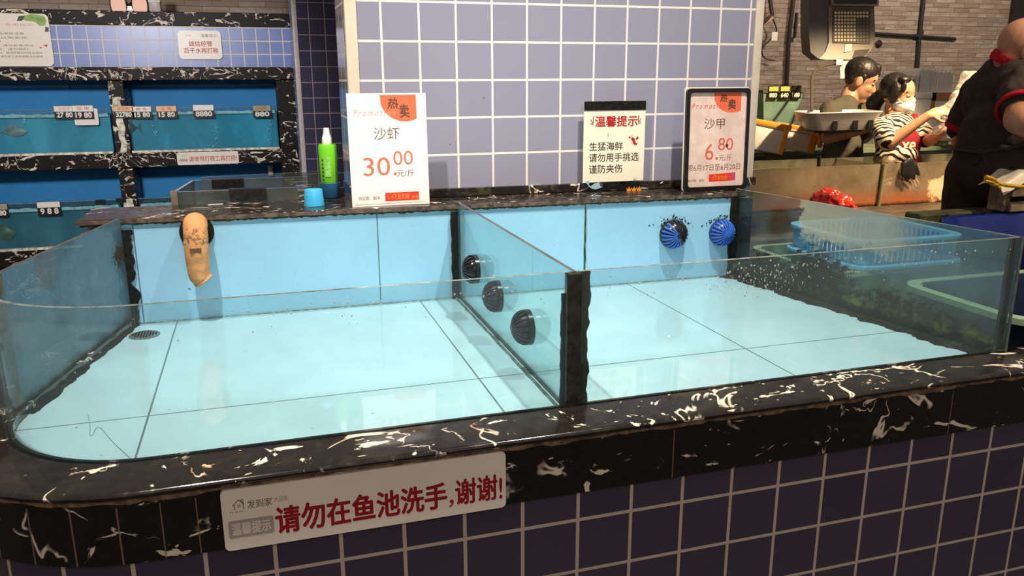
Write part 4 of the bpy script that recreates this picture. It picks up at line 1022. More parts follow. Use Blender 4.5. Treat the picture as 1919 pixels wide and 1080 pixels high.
letters(t, plain('leaf_dark', (0.03, 0.06, 0.03), 0.5), lambda b: (flat(b, [(0.76*W, 0.86*H), (0.78*W, 0.95*H), (0.83*W, 0.96*H), (0.80*W, 0.86*H)], 0.0012), flat(b, [(0.96*W, 0.66*H), (0.97*W, 0.76*H), (0.995*W, 0.74*H), (0.99*W, 0.66*H)], 0.0012)), 'leaf_print')
letters(t, K_tagred, lambda b: (flat(b, [(0.93*W, 0.40*H), (0.97*W, 0.42*H), (0.96*W, 0.37*H)], 0.001), flat(b, [(0.90*W, 0.37*H), (0.93*W, 0.36*H), (0.91*W, 0.34*H)], 0.001)), 'fish_print')
# twin lamp and box on top of the rack
q = atY(240, 14, 3.9)
t = thing('twin_lamp', 'black twin lamp with two glowing oval heads on top of the rack', 'lamp', (q.x, 3.9, 1.886))
M_glow = NT('lamp_glow'); e = M_glow.n('ShaderNodeEmission'); e.inputs[0].default_value = (1.0, 0.58, 0.44, 1); e.inputs[1].default_value = 0.85; M_glow = M_glow.done(e.outputs[0])
for px, w_ in ((222, 0.045), (262, 0.038)):
    a = atY(px, 9, 3.9); hd = obj('lamp_head', lathe(NB(), [(0.02, 0.10), (0.05, 0.06), (0.066, 0.0), (0.060, -0.006)], 24, Matrix.Translation((a.x, 3.9, a.z)) @ Matrix.Diagonal((0.8, 1, 1.5, 1)) @ Matrix.Rotation(math.radians(-78), 4, 'X')), M_blackplastic, t, smooth=True)
    obj('lens', lathe(NB(), [(0.056, -0.008), (0.03, -0.014), (0.001, -0.016)], 24, Matrix.Translation((a.x, 3.9, a.z)) @ Matrix.Diagonal((0.8, 1, 1.5, 1)) @ Matrix.Rotation(math.radians(-78), 4, 'X')), M_glow, hd, smooth=True)
obj('lamp_bracket', tube(NB(), [(atY(222, 9, 3.95).x, 3.96, 2.0), (q.x, 3.96, 1.92), (atY(262, 9, 3.95).x, 3.96, 2.0)], 0.016, 8), M_blackplastic, t, smooth=True)
obj('lamp_foot', box(NB(), q.x-0.05, q.x+0.05, 3.9, 4.0, 1.885, 1.925, bev=0.005), M_blackplastic, t)
q = atY(290, 6, 3.92); t = thing('metal_box', 'small silver box beside the twin lamp on top of the rack', 'box', (q.x, 3.92, 1.885))
obj('case', box(NB(), -0.035, 0.035, -0.03, 0.05, 0.0, 0.13, bev=0.006), plain('silver_box', (0.42, 0.38, 0.36), 0.4), t, local=True, smooth=True)
obj('lid', box(NB(), -0.038, 0.038, -0.033, 0.053, 0.06, 0.075, bev=0.003), plain('silver_lid', (0.5, 0.46, 0.44), 0.4), t, local=True)
# pale bottle neck standing in the lower right tank
q = atY(507, 320, 4.18); t = thing('wall_fitting', 'white pipe fitting on the blue wall of the lower right aquarium', 'pipe', (q.x, 4.185, q.z))
obj('pipe', lathe(NB(), [(0.02, -0.035), (0.024, 0.0), (0.022, 0.04)], 16), M_cardw, t, smooth=True, local=True)
obj('flange', lathe(NB(), [(0.03, 0.0), (0.03, 0.012)], 16, Matrix.Rotation(R90, 4, 'X') @ Matrix.Translation((0, 0, -0.0))), M_blackplastic, t, smooth=True, local=True)

# ------------------------------------------------------------------ the stall at the right: counters and gear
RH = Vector((math.cos(YAW), -math.sin(YAW), 0)); FH = Vector((math.sin(YAW), math.cos(YAW), 0)); ZV = Vector((0, 0, 1))
M_dkwood = plain('dark_counter', (0.055, 0.038, 0.028), 0.5, var=0.5, scale=12)
M_greenish = plain('grey_green_counter', (0.14, 0.17, 0.11), 0.4, var=0.4, scale=8)
CTZ = 0.80
st = thing('stall_counter', 'dark stall counter carrying the murky tank at the right', 'counter', (2.8, 1.2, 0))
obj('counter_body', box(NB(), 1.35, 5.2, 0.78, 1.66, 0.0, CTZ-0.03), M_dkwood, st)
obj('counter_top', box(NB(), 1.33, 5.2, 0.74, 1.68, CTZ-0.03, CTZ, bev=0.004), M_dkwood, st)
bc = thing('back_counter', 'grey green back counter along the stone wall behind the stall', 'counter', (3.5, 2.5, 0))
obj('counter_body', box(NB(), 1.6, 6.5, 2.35, 3.1, 0.0, 0.96), M_greenish, bc)
obj('counter_top', box(NB(), 1.58, 6.5, 2.32, 3.12, 0.96, 0.99, bev=0.004), plain('pale_green_top', (0.22, 0.27, 0.18), 0.3, var=0.3, scale=9), bc)
# murky tank
ZM = atY(1600, 310, 1.25).z; ZM2 = atY(1410, 297, 1.60).z
mt = thing('murky_tank', 'long murky glass tank with orange brown water on the stall counter', 'fish tank', (2.7, 1.4, CTZ))
G_murk = glass_mat('murky_glass', (0.80, 0.72, 0.60), (0.52, 0.43, 0.31), 0.66, 5,
                   stains=({'f': st_growth(CTZ+0.055, 0.11, 7, 0.8, 0.05), 'col': (0.42, 0.12, 0.04)}, {'f': st_growth(CTZ+0.012, 0.02, 30), 'col': (0.03, 0.02, 0.012)}, {'f': st_clump(1.62, CTZ+0.07, 0.22, 0.12, 0.52, 7), 'col': (0.75, 0.58, 0.36)}))
G_back = glass_mat('murky_back_glass', (0.78, 0.76, 0.66), (0.42, 0.40, 0.28), 0.5, 6)
X0m, X1m = 1.6, 4.6
for nm, a, b, z1, g in (('front_pane', (X0m, 1.25), (X1m, 1.25), ZM, G_murk), ('back_pane', (X0m, 1.60), (X1m, 1.60), ZM, G_back), ('side_pane', (X0m, 1.25), (X0m, 1.60), ZM, G_back), ('side_pane', (X1m, 1.25), (X1m, 1.60), ZM, G_back)):
    straight(nm, a, b, CTZ, z1, [g, M_edge], mt)
xd = atY(1648, 350, 1.25).x
straight('divider_pane', (xd, 1.25), (xd, 1.60), CTZ, ZM, [G_back, M_edge], mt)
obj('divider_seal', tube(NB(), [(xd, 1.243, CTZ), (xd+0.012, 1.243, ZM)], 0.010, 8), plain('olive_seal', (0.22, 0.20, 0.08), 0.6), mt, smooth=True)
bm = NB(); rnd.seed(8)
for i in range(260):
    x = rnd.uniform(X0m+0.3, X1m-0.7); ball(bm, (x, rnd.uniform(1.27, 1.57), CTZ+0.012+rnd.random()*0.03), (rnd.uniform(0.012, 0.028), 0.018, 0.013), u=8, v=5)
o = obj('shellfish', bm, plain('brown_shells', (0.20, 0.07, 0.03), 0.5, var=0.7, scale=40), None, smooth=True); tag(o, 'heap of brown shellfish lying on the bottom of the murky tank', 'shellfish', kind='stuff')
# neighbouring tub area right of the big tank
nt = thing('side_trough', 'low greenish trough with a mossy rail joined to the right of the display tank', 'trough', (2.0, -0.3, 0))
obj('trough_floor', box(NB(), 1.16, 3.4, -0.93, 0.22, 0.0, 0.80), M_greenish, nt)
obj('mossy_rail', box(NB(), 2.03, 3.4, 0.22, 0.30, 0.0, 0.952, bev=0.008), plain('mossy_rail', (0.06, 0.065, 0.025), 0.6, var=0.6, scale=20), nt)
obj('low_wall', box(NB(), 1.06, 2.03, 0.22, 0.30, 0.0, 0.90, bev=0.006), plain('brown_wall', (0.10, 0.075, 0.055), 0.6, var=0.5, scale=10), nt)
M_navy = plain('navy_tub', (0.010, 0.022, 0.05), 0.35, var=0.4, scale=12)
def tub(name, label, cat, x0, x1, y0, y1, z0, z1, taper, mw, mr, rim=0.02, th=0.008, rad=0.05, group=None):
    t = thing(name, label, cat, ((x0+x1)/2, (y0+y1)/2, z0), group=group)
    bm = NB(); seq = []
    for ins, z in ((taper, z0), (0, z1), (th, z1), (taper+th, z0+th)): seq.append([bm.verts.new((x, y, z)) for x, y in rrect(x0+ins, y0+ins, x1-ins, y1-ins, rad)])
    n_ = len(seq[0])
    for a, b in zip(seq, seq[1:]):
        for i in range(n_): bm.faces.new((a[i], a[(i+1) % n_], b[(i+1) % n_], b[i]))
    bm.faces.new(list(reversed(seq[0]))); bm.faces.new(seq[-1]); bmesh.ops.recalc_face_normals(bm, faces=bm.faces)
    obj('body', bm, mw, t, smooth=True)
    bm = NB(); seq = []
    for ins, z in ((0.001, z1-0.014), (-rim, z1-0.012), (-rim, z1+0.002), (th, z1+0.002), (th, z1-0.001), (0.001, z1-0.002)): seq.append([bm.verts.new((x, y, z)) for x, y in rrect(x0+ins, y0+ins, x1-ins, y1-ins, rad+max(0, -ins))])
    for a, b in zip(seq, seq[1:]+seq[:1]):
        for i in range(n_): bm.faces.new((a[i], a[(i+1) % n_], b[(i+1) % n_], b[i]))
    bmesh.ops.recalc_face_normals(bm, faces=bm.faces); obj('rim', bm, mr, t, smooth=True)
    return t
tub('navy_tub', 'dark navy tub with pale green rim seen through the mossy right pane', 'tub', 1.22, 1.85, -0.95, -0.60, 0.80, 0.945, 0.03, M_navy, plain('pale_green_rim', (0.26, 0.36, 0.24), 0.4, var=0.15))
tub('green_bin', 'grey green bin under the light blue basket in the side trough', 'bin', 1.19, 1.66, -0.35, 0.05, 0.80, 0.915, 0.015, plain('bin_green', (0.13, 0.19, 0.13), 0.4, var=0.3), plain('bin_rim', (0.30, 0.33, 0.24), 0.4), 0.012)
tub('blue_basin', 'wide royal blue plastic basin beyond the right glass, near the right edge', 'basin', 1.99, 2.62, -0.30, 0.17, 0.80, 0.945, 0.06, plain('royal_blue', (0.008, 0.025, 0.20), 0.25), plain('royal_blue_rim', (0.010, 0.03, 0.24), 0.25), 0.02, rad=0.2)
bk = thing('basket', 'light blue slatted plastic basket standing on the green bin', 'basket', (1.45, -0.17, 0.918))
M_lb = plain('light_blue_plastic', (0.16, 0.46, 0.74), 0.35, var=0.05)
x0, x1, y0, y1 = 1.295, 1.64, -0.34, -0.02
for z, w_ in ((0.918, 0.030), (0.992, 0.024)):
    bm = NB(); seq = []
    for ins, zz in ((0, z), (-w_, z+0.001), (-w_, z+0.009), (0.004, z+0.010), (0.004, z)): seq.append([bm.verts.new((x, y, zz)) for x, y in rrect(x0+ins, y0+ins, x1-ins, y1-ins, 0.04+max(0, -ins))])
    n_ = len(seq[0])
    for a, b in zip(seq, seq[1:]+seq[:1]):
        for i in range(n_): bm.faces.new((a[i], a[(i+1) % n_], b[(i+1) % n_], b[i]))
    bmesh.ops.recalc_face_normals(bm, faces=bm.faces); obj('rim' if z > 0.95 else 'lower_flange', bm, M_lb, bk, smooth=True)
bm = NB(); k = 0
for i in range(14):
    x = x0+0.045+i*(x1-x0-0.09)/13
    for y in (y0+0.003, y1-0.003): box(bm, x-0.004, x+0.004, y-0.003, y+0.003, 0.925, 0.994)
for i in range(13):
    y = y0+0.045+i*(y1-y0-0.09)/12
    for x in (x0+0.003, x1-0.003): box(bm, x-0.003, x+0.003, y-0.004, y+0.004, 0.925, 0.994)
for x in (x0+0.02, x1-0.02):
    for y in (y0+0.02, y1-0.02): box(bm, x-0.02, x+0.02, y-0.02, y+0.02, 0.925, 0.994, bev=0.008)
obj('slats', bm, M_lb, bk)
obj('basket_base', box(NB(), x0+0.01, x1-0.01, y0+0.01, y1-0.01, 0.919, 0.925), plain('blue_base', (0.10, 0.32, 0.6), 0.4), bk)
q = atZ(1540, 468, 0.935)
M_bag = NT('white_bag'); _b = M_bag.n('ShaderNodeBsdfDiffuse'); _b.inputs[0].default_value = (0.82, 0.78, 0.72, 1); _t = M_bag.n('ShaderNodeBsdfTranslucent'); _t.inputs[0].default_value = (0.85, 0.8, 0.72, 1); _g = M_bag.n('ShaderNodeBsdfGlossy'); _g.inputs['Roughness'].default_value = 0.2
_m = M_bag.n('ShaderNodeMixShader'); _m.inputs[0].default_value = 0.45; M_bag.l(_b.outputs[0], _m.inputs[1]); M_bag.l(_t.outputs[0], _m.inputs[2])
_m2 = M_bag.n('ShaderNodeMixShader'); _m2.inputs[0].default_value = 0.22; M_bag.l(_m.outputs[0], _m2.inputs[1]); M_bag.l(_g.outputs[0], _m2.inputs[2])
_m3 = M_bag.n('ShaderNodeMixShader'); _tr = M_bag.n('ShaderNodeBsdfTransparent'); M_bag.l(M_bag.ramp(M_bag.noise(M_bag.coord(), 14, 4, 0.7), 0.35, 0.7, 0.25, 0.75), _m3.inputs[0]); M_bag.l(_m2.outputs[0], _m3.inputs[1]); M_bag.l(_tr.outputs[0], _m3.inputs[2])
M_bag = M_bag.done(_m3.outputs[0])
M_foamw = plain('white_foam', (0.74, 0.72, 0.68), 0.6, var=0.04, scale=60)
o = obj('crumpled_wrap', blob([('e', (q.x, q.y, 0.936), (0.032, 0.03, 0.018)), ('e', (q.x+0.028, q.y+0.005, 0.932), (0.028, 0.026, 0.014))], 0.004, 2, disp=0.006, dscale=40), M_foamw, None, smooth=True); tag(o, 'small crumpled white wrap on the green bin in front of the basket', 'wrap')
# red bag
q = at(1545, 380, 4.02)
t = thing('red_bag', 'crumpled bright red plastic bag on the stall counter before the murky tank', 'bag', (q.x, 1.10, CTZ))
M_redbag = plain('red_plastic', (0.80, 0.035, 0.015), 0.25, var=0.3, scale=14)
M_redbag.node_tree.nodes['Principled BSDF'].inputs['Coat Weight'].default_value = 0.3
obj('bag_body', blob([('e', (q.x-0.02, 1.10, CTZ+0.062), (0.085, 0.07, 0.065)), ('e', (q.x+0.05, 1.09, CTZ+0.045), (0.07, 0.06, 0.05)), ('e', (q.x+0.10, 1.09, CTZ+0.022), (0.04, 0.04, 0.026))], 0.005, 1, disp=0.014, dscale=24), M_redbag, t, smooth=True)
obj('bag_handle', blob([('c', (q.x-0.05, 1.09, CTZ+0.10), 0.016, (q.x-0.065, 1.085, CTZ+0.125), 0.008)], 0.004, 1, disp=0.004, dscale=60), plain('pale_red', (0.85, 0.35, 0.25), 0.3), t, smooth=True)
# glove over the front pane, net handle
a = atY(1708, 305, 1.235)
t = thing('black_glove', 'black rubber glove hanging over the front pane of the murky tank', 'glove', (a.x, 1.235, ZM))
sc = 0.00275
gl = lambda px, py: (a.x+(px-1708)*sc*1.02, 1.232, ZM-(py-306)*sc)
bm = blob([('c', gl(1703, 306), 0.030, gl(1704, 322), 0.034), ('c', gl(1696, 308), 0.022, gl(1694, 324), 0.022), ('c', gl(1702, 322), 0.022, gl(1703, 337), 0.012), ('c', gl(1709, 318), 0.024, gl(1717, 334), 0.011), ('c', gl(1716, 314), 0.02, gl(1727, 327), 0.010), ('c', gl(1695, 324), 0.018, gl(1697, 331), 0.010)], 0.004, 3)
for v in bm.verts: v.co.y = 1.232+(v.co.y-1.232)*0.35
obj('glove_body', bm, plain('black_rubber', (0.006, 0.006, 0.006), 0.5), t, smooth=True)
obj('cuff', box(NB(), gl(1690, 0)[0], gl(1722, 0)[0], 1.232, 1.262, ZM-0.004, ZM+0.004, bev=0.003), plain('black_cuff', (0.02, 0.02, 0.02), 0.4), t, smooth=True)
t = thing('net_handle', 'pale flask-shaped handle standing in the murky tank left of the glove', 'net handle', (atY(1676, 350, 1.30).x, 1.30, CTZ))
a = atY(1676, 308, 1.30); b = atY(1673, 392, 1.30)
obj('shaft', lathe(NB(), [(0.038, CTZ+0.002), (0.044, CTZ+0.03), (0.034, CTZ+0.07), (0.019, CTZ+0.11), (0.015, ZM-0.01), (0.017, ZM+0.006)], 20, Matrix.Translation((b.x, 1.30, 0))), plain('pale_handle', (0.52, 0.42, 0.30), 0.4, var=0.2), t, smooth=True)
obj('stripe', box(NB(), b.x+0.006, b.x+0.013, 1.265, 1.272, CTZ+0.03, ZM, bev=0.002), M_cream, t)
# hook rod and shiny ladle at the left of the murky tank
t = thing('ladle', 'thin dark ladle with a shiny bowl standing in the murky tank behind the red bag', 'ladle', (atY(1538, 345, 1.32).x, 1.32, CTZ+0.05))
a, b, c = atY(1535, 292, 1.32), atY(1533, 340, 1.32), atY(1530, 350, 1.32)
obj('handle', tube(NB(), [a, b, c], [0.010, 0.008, 0.006], 8), M_blackplastic, t, smooth=True)
obj('bowl', lathe(NB(), [(0.003, -0.012), (0.018, -0.01), (0.03, 0.006), (0.032, 0.012), (0.026, 0.008), (0.003, -0.006)], 20, Matrix.Translation((c.x, 1.325, c.z))), M_steel, t, smooth=True)

# foam boxes with orange straps on the back counter
M_strap = plain('orange_strap', (0.80, 0.32, 0.02), 0.45, var=0.12)
def foam_box(label, c, lx, ly, lz, rz, tilt, group=None):
    t = thing('foam_box', label, 'box', c, (0, tilt, rz), group=group)
    obj('box_body', box(NB(), -lx/2, lx/2, -ly/2, ly/2, 0, lz*0.82, bev=0.01), M_foamw, t, local=True, smooth=True)
    obj('lid', box(NB(), -lx/2-0.006, lx/2+0.006, -ly/2-0.006, ly/2+0.006, lz*0.82, lz, bev=0.01), M_foamw, t, local=True, smooth=True)
    return t
a = at(1440, 290, 4.98); b = at(1500, 298, 4.98)
t = foam_box('white foam box wrapped in orange film, beside the pillar edge', (a.x-0.02, a.y+0.1, 1.018), 0.26, 0.22, 0.175, -0.3, 0.20, 'strapped foam boxes')
obj('orange_film', box(NB(), -0.145, 0.140, -0.118, 0.118, 0.148, 0.182, bev=0.008), M_strap, t, local=True, smooth=True)
for x in (-0.135, 0.115): obj('strap', box(NB(), x-0.014, x+0.014, -0.119, 0.119, 0.0, 0.182, bev=0.004), M_strap, t, local=True)
t = foam_box('white foam box wrapped in orange film, beside the man in grey', (b.x+0.03, b.y+0.17, 1.014), 0.26, 0.22, 0.135, -0.3, 0.17, 'strapped foam boxes')
obj('orange_film', box(NB(), -0.145, 0.15, -0.118, 0.118, 0.122, 0.153, bev=0.008), M_strap, t, local=True, smooth=True)
obj('strap', box(NB(), 0.075, 0.115, -0.119, 0.119, 0.0, 0.153, bev=0.004), M_strap, t, local=True)
obj('film_knot', blob([('e', (0.10, -0.11, 0.16), (0.03, 0.02, 0.018)), ('c', (0.11, -0.115, 0.16), 0.012, (0.145, -0.12, 0.06), 0.018)], 0.005, 2, disp=0.006, dscale=40), M_strap, t, local=True, smooth=True)
# flared teal tank with tags
d = 5.35
a, b = at(1448, 170, d), at(1440, 256, d)
t = thing('flared_tank', 'flared teal glass tank with yellow price tags, beside the pillar by the stone wall', 'fish tank', (a.x, a.y, 0.99))
hw, hb = 0.150, 0.105
def frus(bm, zb, zt, wb, wt, cx, cy):
    A_ = [bm.verts.new((cx+x*wb, cy+y*wb*0.8, zb)) for x, y in ((-1, -1), (1, -1), (1, 1), (-1, 1))]; B_ = [bm.verts.new((cx+x*wt, cy+y*wt*0.8, zt)) for x, y in ((-1, -1), (1, -1), (1, 1), (-1, 1))]
    bm.faces.new(list(reversed(A_))); bm.faces.new(B_)
    for i in range(4): bm.faces.new((A_[i], A_[(i+1) % 4], B_[(i+1) % 4], B_[i]))
    return bm
zb, zt = at(1448, 240, d).z, at(1448, 172, d).z
obj('glass_body', frus(NB(), zb, zt, hb, hw, a.x, a.y), plain('teal_glass', (0.17, 0.30, 0.25), 0.12, var=0.2, scale=8), t)
obj('black_base', lathe(NB(), [(0.11, 0.99), (0.115, 1.0), (0.105, zb-0.03), (0.12, zb)], 24, Matrix.Translation((a.x, a.y, 0))), M_blackplastic, t, smooth=True)
obj('top_frame', box(NB(), a.x-hw-0.008, a.x+hw+0.008, a.y-hw*0.8-0.008, a.y+hw*0.8+0.008, zt-0.004, zt+0.012), plain('olive_frame', (0.06, 0.07, 0.05), 0.5), t)
bm = NB(); tz = zt+0.006
for i in range(3):
    x = a.x-0.085+i*0.085
    q = thing('price_tag', ('black price tag on the flared tank, nearest the pillar', 'black price tag with yellow top in the middle of the flared tank', 'black price tag on the flared tank, at the right corner')[i], 'price tag', (x-0.036, a.y-hw*0.8-0.012, tz-0.05), (R90, 0, 0), 'price tags on the flared tank')
    obj('holder', prism(NB(), [(0, 0), (0.074, 0), (0.074, 0.085), (0, 0.085)], -0.006, 0), M_blackplastic, q, local=True)
    obj('name_card', prism(NB(), [(0.004, 0.05), (0.07, 0.05), (0.07, 0.078), (0.004, 0.078)], 0, 0.002), plain('card_yellow', (0.55, 0.50, 0.10), 0.5) if i < 2 else M_blackplastic, q, local=True)
    letters(q, K_white, lambda b, i=i: glyphs(b, ('880', '640', '1980')[i], 0.01, 0.012, 0.026, w=0.054, z=0.001, bold=0.05), 'digits')
bm.free()
# hanging scale console with its pan
d = 5.25
t = thing('hanging_scale', 'grey label scale console hanging above the stall with keypad, rod and white pan', 'scale', at(1570, 20, d))
def P2(px, py, dd=d): return at(px, py, dd)
def panelpoly(name, pts, d0, d1, m, par=t, sm=False):
    bm = NB(); A_ = [bm.verts.new(at(px, py, d0)) for px, py in pts]; B_ = [bm.verts.new(at(px, py, d0)+FH*(d1-d0)) for px, py in pts]
    bm.faces.new(A_); bm.faces.new(list(reversed(B_)))
    for i in range(len(pts)): bm.faces.new((A_[i], B_[i], B_[(i+1) % len(pts)], A_[(i+1) % len(pts)]))
    bmesh.ops.recalc_face_normals(bm, faces=bm.faces); return obj(name, bm, m, par)
M_case = plain('warm_grey_case', (0.18, 0.145, 0.11), 0.4, var=0.05)
panelpoly('housing', [(1553, 10), (1638, 10), (1640, 60), (1637, 88), (1622, 106), (1600, 111), (1548, 112), (1535, 110), (1547, 97), (1553, 80)], d, d+0.16, M_case)
panelpoly('side_shroud', [(1516, -60), (1554, -60), (1554, 78), (1548, 97), (1536, 112), (1519, 98), (1516, 60)], d+0.01, d+0.17, plain('slate_shroud', (0.075, 0.072, 0.08), 0.5))
kp = panelpoly('keypad_frame', [(1561, 16), (1631, 17), (1631, 82), (1561, 80)], d-0.006, d+0.005, plain('keypad_frame', (0.08, 0.06, 0.045), 0.5))
M_key = plain('key_cream', (0.72, 0.60, 0.38), 0.4, var=0.08); M_keyd = plain('key_dark', (0.10, 0.10, 0.07), 0.4)
bm1, bm2 = NB(), NB()
for i in range(11):
    for j in range(9):
        px, py = 1566+i*5.9, 24+j*6.4
        dark = i > 6 and j > 1
        pts = [(px-2, py-2.1), (px+2, py-2.1), (px+2, py+2.1), (px-2, py+2.1)]
        bmx = bm2 if dark else bm1
        A_ = [bmx.verts.new(at(x, y, d-0.010)) for x, y in pts]; B_ = [bmx.verts.new(at(x, y, d-0.005)) for x, y in pts]
        bmx.faces.new(A_)
        for k in range(4): bmx.faces.new((A_[k], B_[k], B_[(k+1) % 4], A_[(k+1) % 4]))
obj('cream_keys', bm1, M_key, kp); obj('dark_keys', bm2, M_keyd, kp)
panelpoly('screen', [(1563, -30), (1644, -30), (1644, 7), (1563, 7)], d-0.03, d+0.06, plain('screen_dark', (0.015, 0.016, 0.022), 0.15))
panelpoly('screen_frame', [(1561, -34), (1647, -34), (1647, 11), (1561, 10)], d-0.024, d+0.05, plain('screen_frame', (0.36, 0.30, 0.25), 0.4))
panelpoly('printer_slot', [(1603, 94), (1630, 92), (1625, 102), (1614, 107), (1597, 108)], d-0.004, d+0.01, plain('slot_dark', (0.05, 0.035, 0.03), 0.6))
panelpoly('receipt', [(1584, 83), (1597, 82), (1596, 96), (1582, 98)], d-0.006, d, M_cardw)
panelpoly('hanger_column', [(1580, -400), (1620, -400), (1620, -30), (1580, -30)], d+0.03, d+0.1, M_case)
obj('rod', tube(NB(), spline([at(1572, 116, d+0.02), at(1556, 120, d), at(1535, 127, d-0.05), at(1523, 140, d-0.1), at(1521, 160, d-0.2), at(1521, 208, d-0.45)], 5), 0.009, 8), plain('rod_brown', (0.10, 0.075, 0.06), 0.35), t, smooth=True)
panelpoly('clamp', [(1567, 110), (1580, 109), (1580, 122), (1567, 122)], d, d+0.04, M_blackplastic)
dp = 4.70
c0 = at(1568, 216, dp); pr, pf = 0.215, 0.15
bm = NB(); seq = []
Mp = Matrix(((RH.x, FH.x, 0, c0.x), (RH.y, FH.y, 0, c0.y), (0, 0, 1, c0.z), (0, 0, 0, 1))) @ Matrix.Rotation(-0.02, 4, 'Y')
for sx_, sz in ((0.70, -0.072), (0.72, -0.078), (0.86, -0.035), (1.0, 0.016), (1.02, 0.020), (1.0, 0.024), (0.97, 0.018), (0.84, -0.03), (0.70, -0.066)):
    seq.append([bm.verts.new(Mp @ Vector((x, y, sz))) for x, y in rrect(-pr*sx_, -pf*sx_, pr*sx_, pf*sx_, 0.06*sx_)])
for A_, B_ in zip(seq, seq[1:]):
    for i in range(len(A_)): bm.faces.new((A_[i], A_[(i+1) % len(A_)], B_[(i+1) % len(B_)], B_[i]))
bm.faces.new(list(reversed(seq[0]))); bm.faces.new(seq[-1]); bmesh.ops.recalc_face_normals(bm, faces=bm.faces)
pan = obj('pan', bm, plain('pan_white', (0.55, 0.52, 0.48), 0.35, var=0.05), t, smooth=True)
bm = NB(); box(bm, -0.15, 0.13, -0.08, 0.08, -0.092, -0.074, Mp, 0.006)
obj('pan_base', bm, M_blackplastic, pan)
for x in (-0.055, 0.06, 0.145):
    bm = NB(); box(bm, x-0.018, x+0.014, -0.135, -0.10, -0.075, -0.02, Mp, 0.004); obj('pan_bracket', bm, M_blackplastic, pan)
q = at(1582, 112, d+0.03)
panelpoly('hanging_card', [(1574, 114), (1590, 113), (1590, 147), (1575, 147)], d+0.015, d+0.019, plain('card_warm', (0.80, 0.60, 0.48), 0.5, var=0.04))
# pipes and fittings on the stone wall
M_pipe = plain('black_pipe', (0.014, 0.012, 0.011), 0.5)
def wall_pipe(label, pts, r):
    q = [atY(px, py, 4.5-r*1.2) for px, py in pts]
    tt = thing('wall_pipe', label, 'pipe', q[0], group='black pipes on the stone wall')
    obj('pipe', tube(NB(), q, r, 10), M_pipe, tt, smooth=True)
    m = q[0].lerp(q[-1], 0.5); dv = (q[-1]-q[0]).normalized()
    obj('clip', tube(NB(), [m-dv*0.02, m+dv*0.02], r*1.35, 10), M_pipe, tt, smooth=True)
wall_pipe('thick black vertical pipe on the stone wall left of the hanging scale', [(1490, -30), (1478, 75), (1473, 175)], 0.020)
wall_pipe('thin short black pipe on the stone wall just left of the hanging scale', [(1494, 24), (1490, 70)], 0.010)
wall_pipe('black vertical pipe on the stone wall behind the woman', [(1733, -20), (1723, 70), (1718, 140)], 0.020)
wall_pipe('black horizontal pipe on the stone wall right of the hanging scale', [(1640, 63), (1790, 73)], 0.016)
a = atY(1432, 40, 4.44); t = thing('wall_bracket', 'black bracket with dangling wires on the stone wall beside the pillar', 'bracket', a)
obj('arm', tube(NB(), [atY(1440, -20, 4.46), atY(1447, 28, 4.44), atY(1428, 45, 4.40)], 0.018, 8), M_pipe, t, smooth=True)
obj('valve', tube(NB(), [atY(1430, 48, 4.42), atY(1448, 33, 4.42)], 0.014, 8), plain('copper', (0.5, 0.28, 0.18), 0.4), t, smooth=True)
obj('wire', tube(NB(), spline([atY(1448, 35, 4.42), atY(1455, 58, 4.42), atY(1440, 78, 4.42), atY(1428, 90, 4.42), atY(1432, 108, 4.45), atY(1452, 114, 4.45)], 6), 0.006, 6), M_pipe, t, smooth=True)
a, b = atY(1446, 76, 4.40), atY(1456, 60, 4.40)
obj('hang_tag', box(NB(), a.x, b.x+0.01, 4.40, 4.405, a.z, b.z), M_cardw, t)
a = atY(1647, 82, 4.49); t = thing('round_fitting', 'small round black fitting on the stone wall right of the hanging scale', 'knob', a)
obj('knob_body', lathe(NB(), [(0.03, 0.0), (0.036, 0.012), (0.024, 0.03), (0.004, 0.034)], 16, Matrix.Translation((a.x, 4.5, a.z)) @ Matrix.Rotation(R90, 4, 'X')), M_pipe, t, smooth=True)
a = atY(1896, 40, 4.46); struct('trim_6', box(NB(), a.x, a.x+0.5, 4.46, 4.5, 0.0, 3.4), M_pipe)
# white foam stacks and green crates behind the woman
d = 5.6
a = at(1745, 292, d)
def crate(label, px0, px1, py0, py1, dd, col):
    p, q = at(px0, py1, dd), at(px1, py0, dd); t = thing('green_crate', label, 'crate', ((p.x+q.x)/2, p.y+0.12, 0.991), group='green crates on the back counter')
    w_ = (q.x-p.x)/2; h_ = q.z-0.991
    obj('crate_body', box(NB(), -w_, w_, -0.12, 0.16, 0, h_*0.8, bev=0.006), plain('crate_green', col, 0.45, var=0.2), t, local=True)
    obj('crate_rim', box(NB(), -w_-0.006, w_+0.006, -0.128, 0.166, h_*0.8, h_, bev=0.004), plain('crate_rim', tuple(c*1.5 for c in col), 0.45), t, local=True)
    return t, p.y+0.12, h_
t1, yc, hc = crate('dark green crate on the back counter, right behind the woman', 1694, 1762, 264, 300, d, (0.09, 0.12, 0.06))
t2, yc2, hc2 = crate('olive green crate on the back counter, beside the big man', 1764, 1812, 262, 300, d, (0.14, 0.13, 0.06))
obj('crate_label', box(NB(), -0.05, 0.0, -0.124, -0.121, hc2*0.30, hc2*0.85), M_cardw, t2, local=True)
b0_, b1_ = at(1692, 264, d), at(1786, 172, d)
zc = 0.991+hc+0.001; zt_ = b1_.z
t = thing('foam_carton', 'big white foam carton with brown tape behind the woman', 'box', ((b0_.x+b1_.x)/2, yc, zc))
hx = (b1_.x-b0_.x)/2
obj('carton_body', box(NB(), -hx, hx, -0.11, 0.15, 0, (zt_-zc)*0.86, bev=0.01), M_foamw, t, local=True, smooth=True)
obj('carton_lid', box(NB(), -hx-0.005, hx+0.005, -0.115, 0.155, (zt_-zc)*0.86, zt_-zc, bev=0.008), M_foamw, t, local=True, smooth=True)
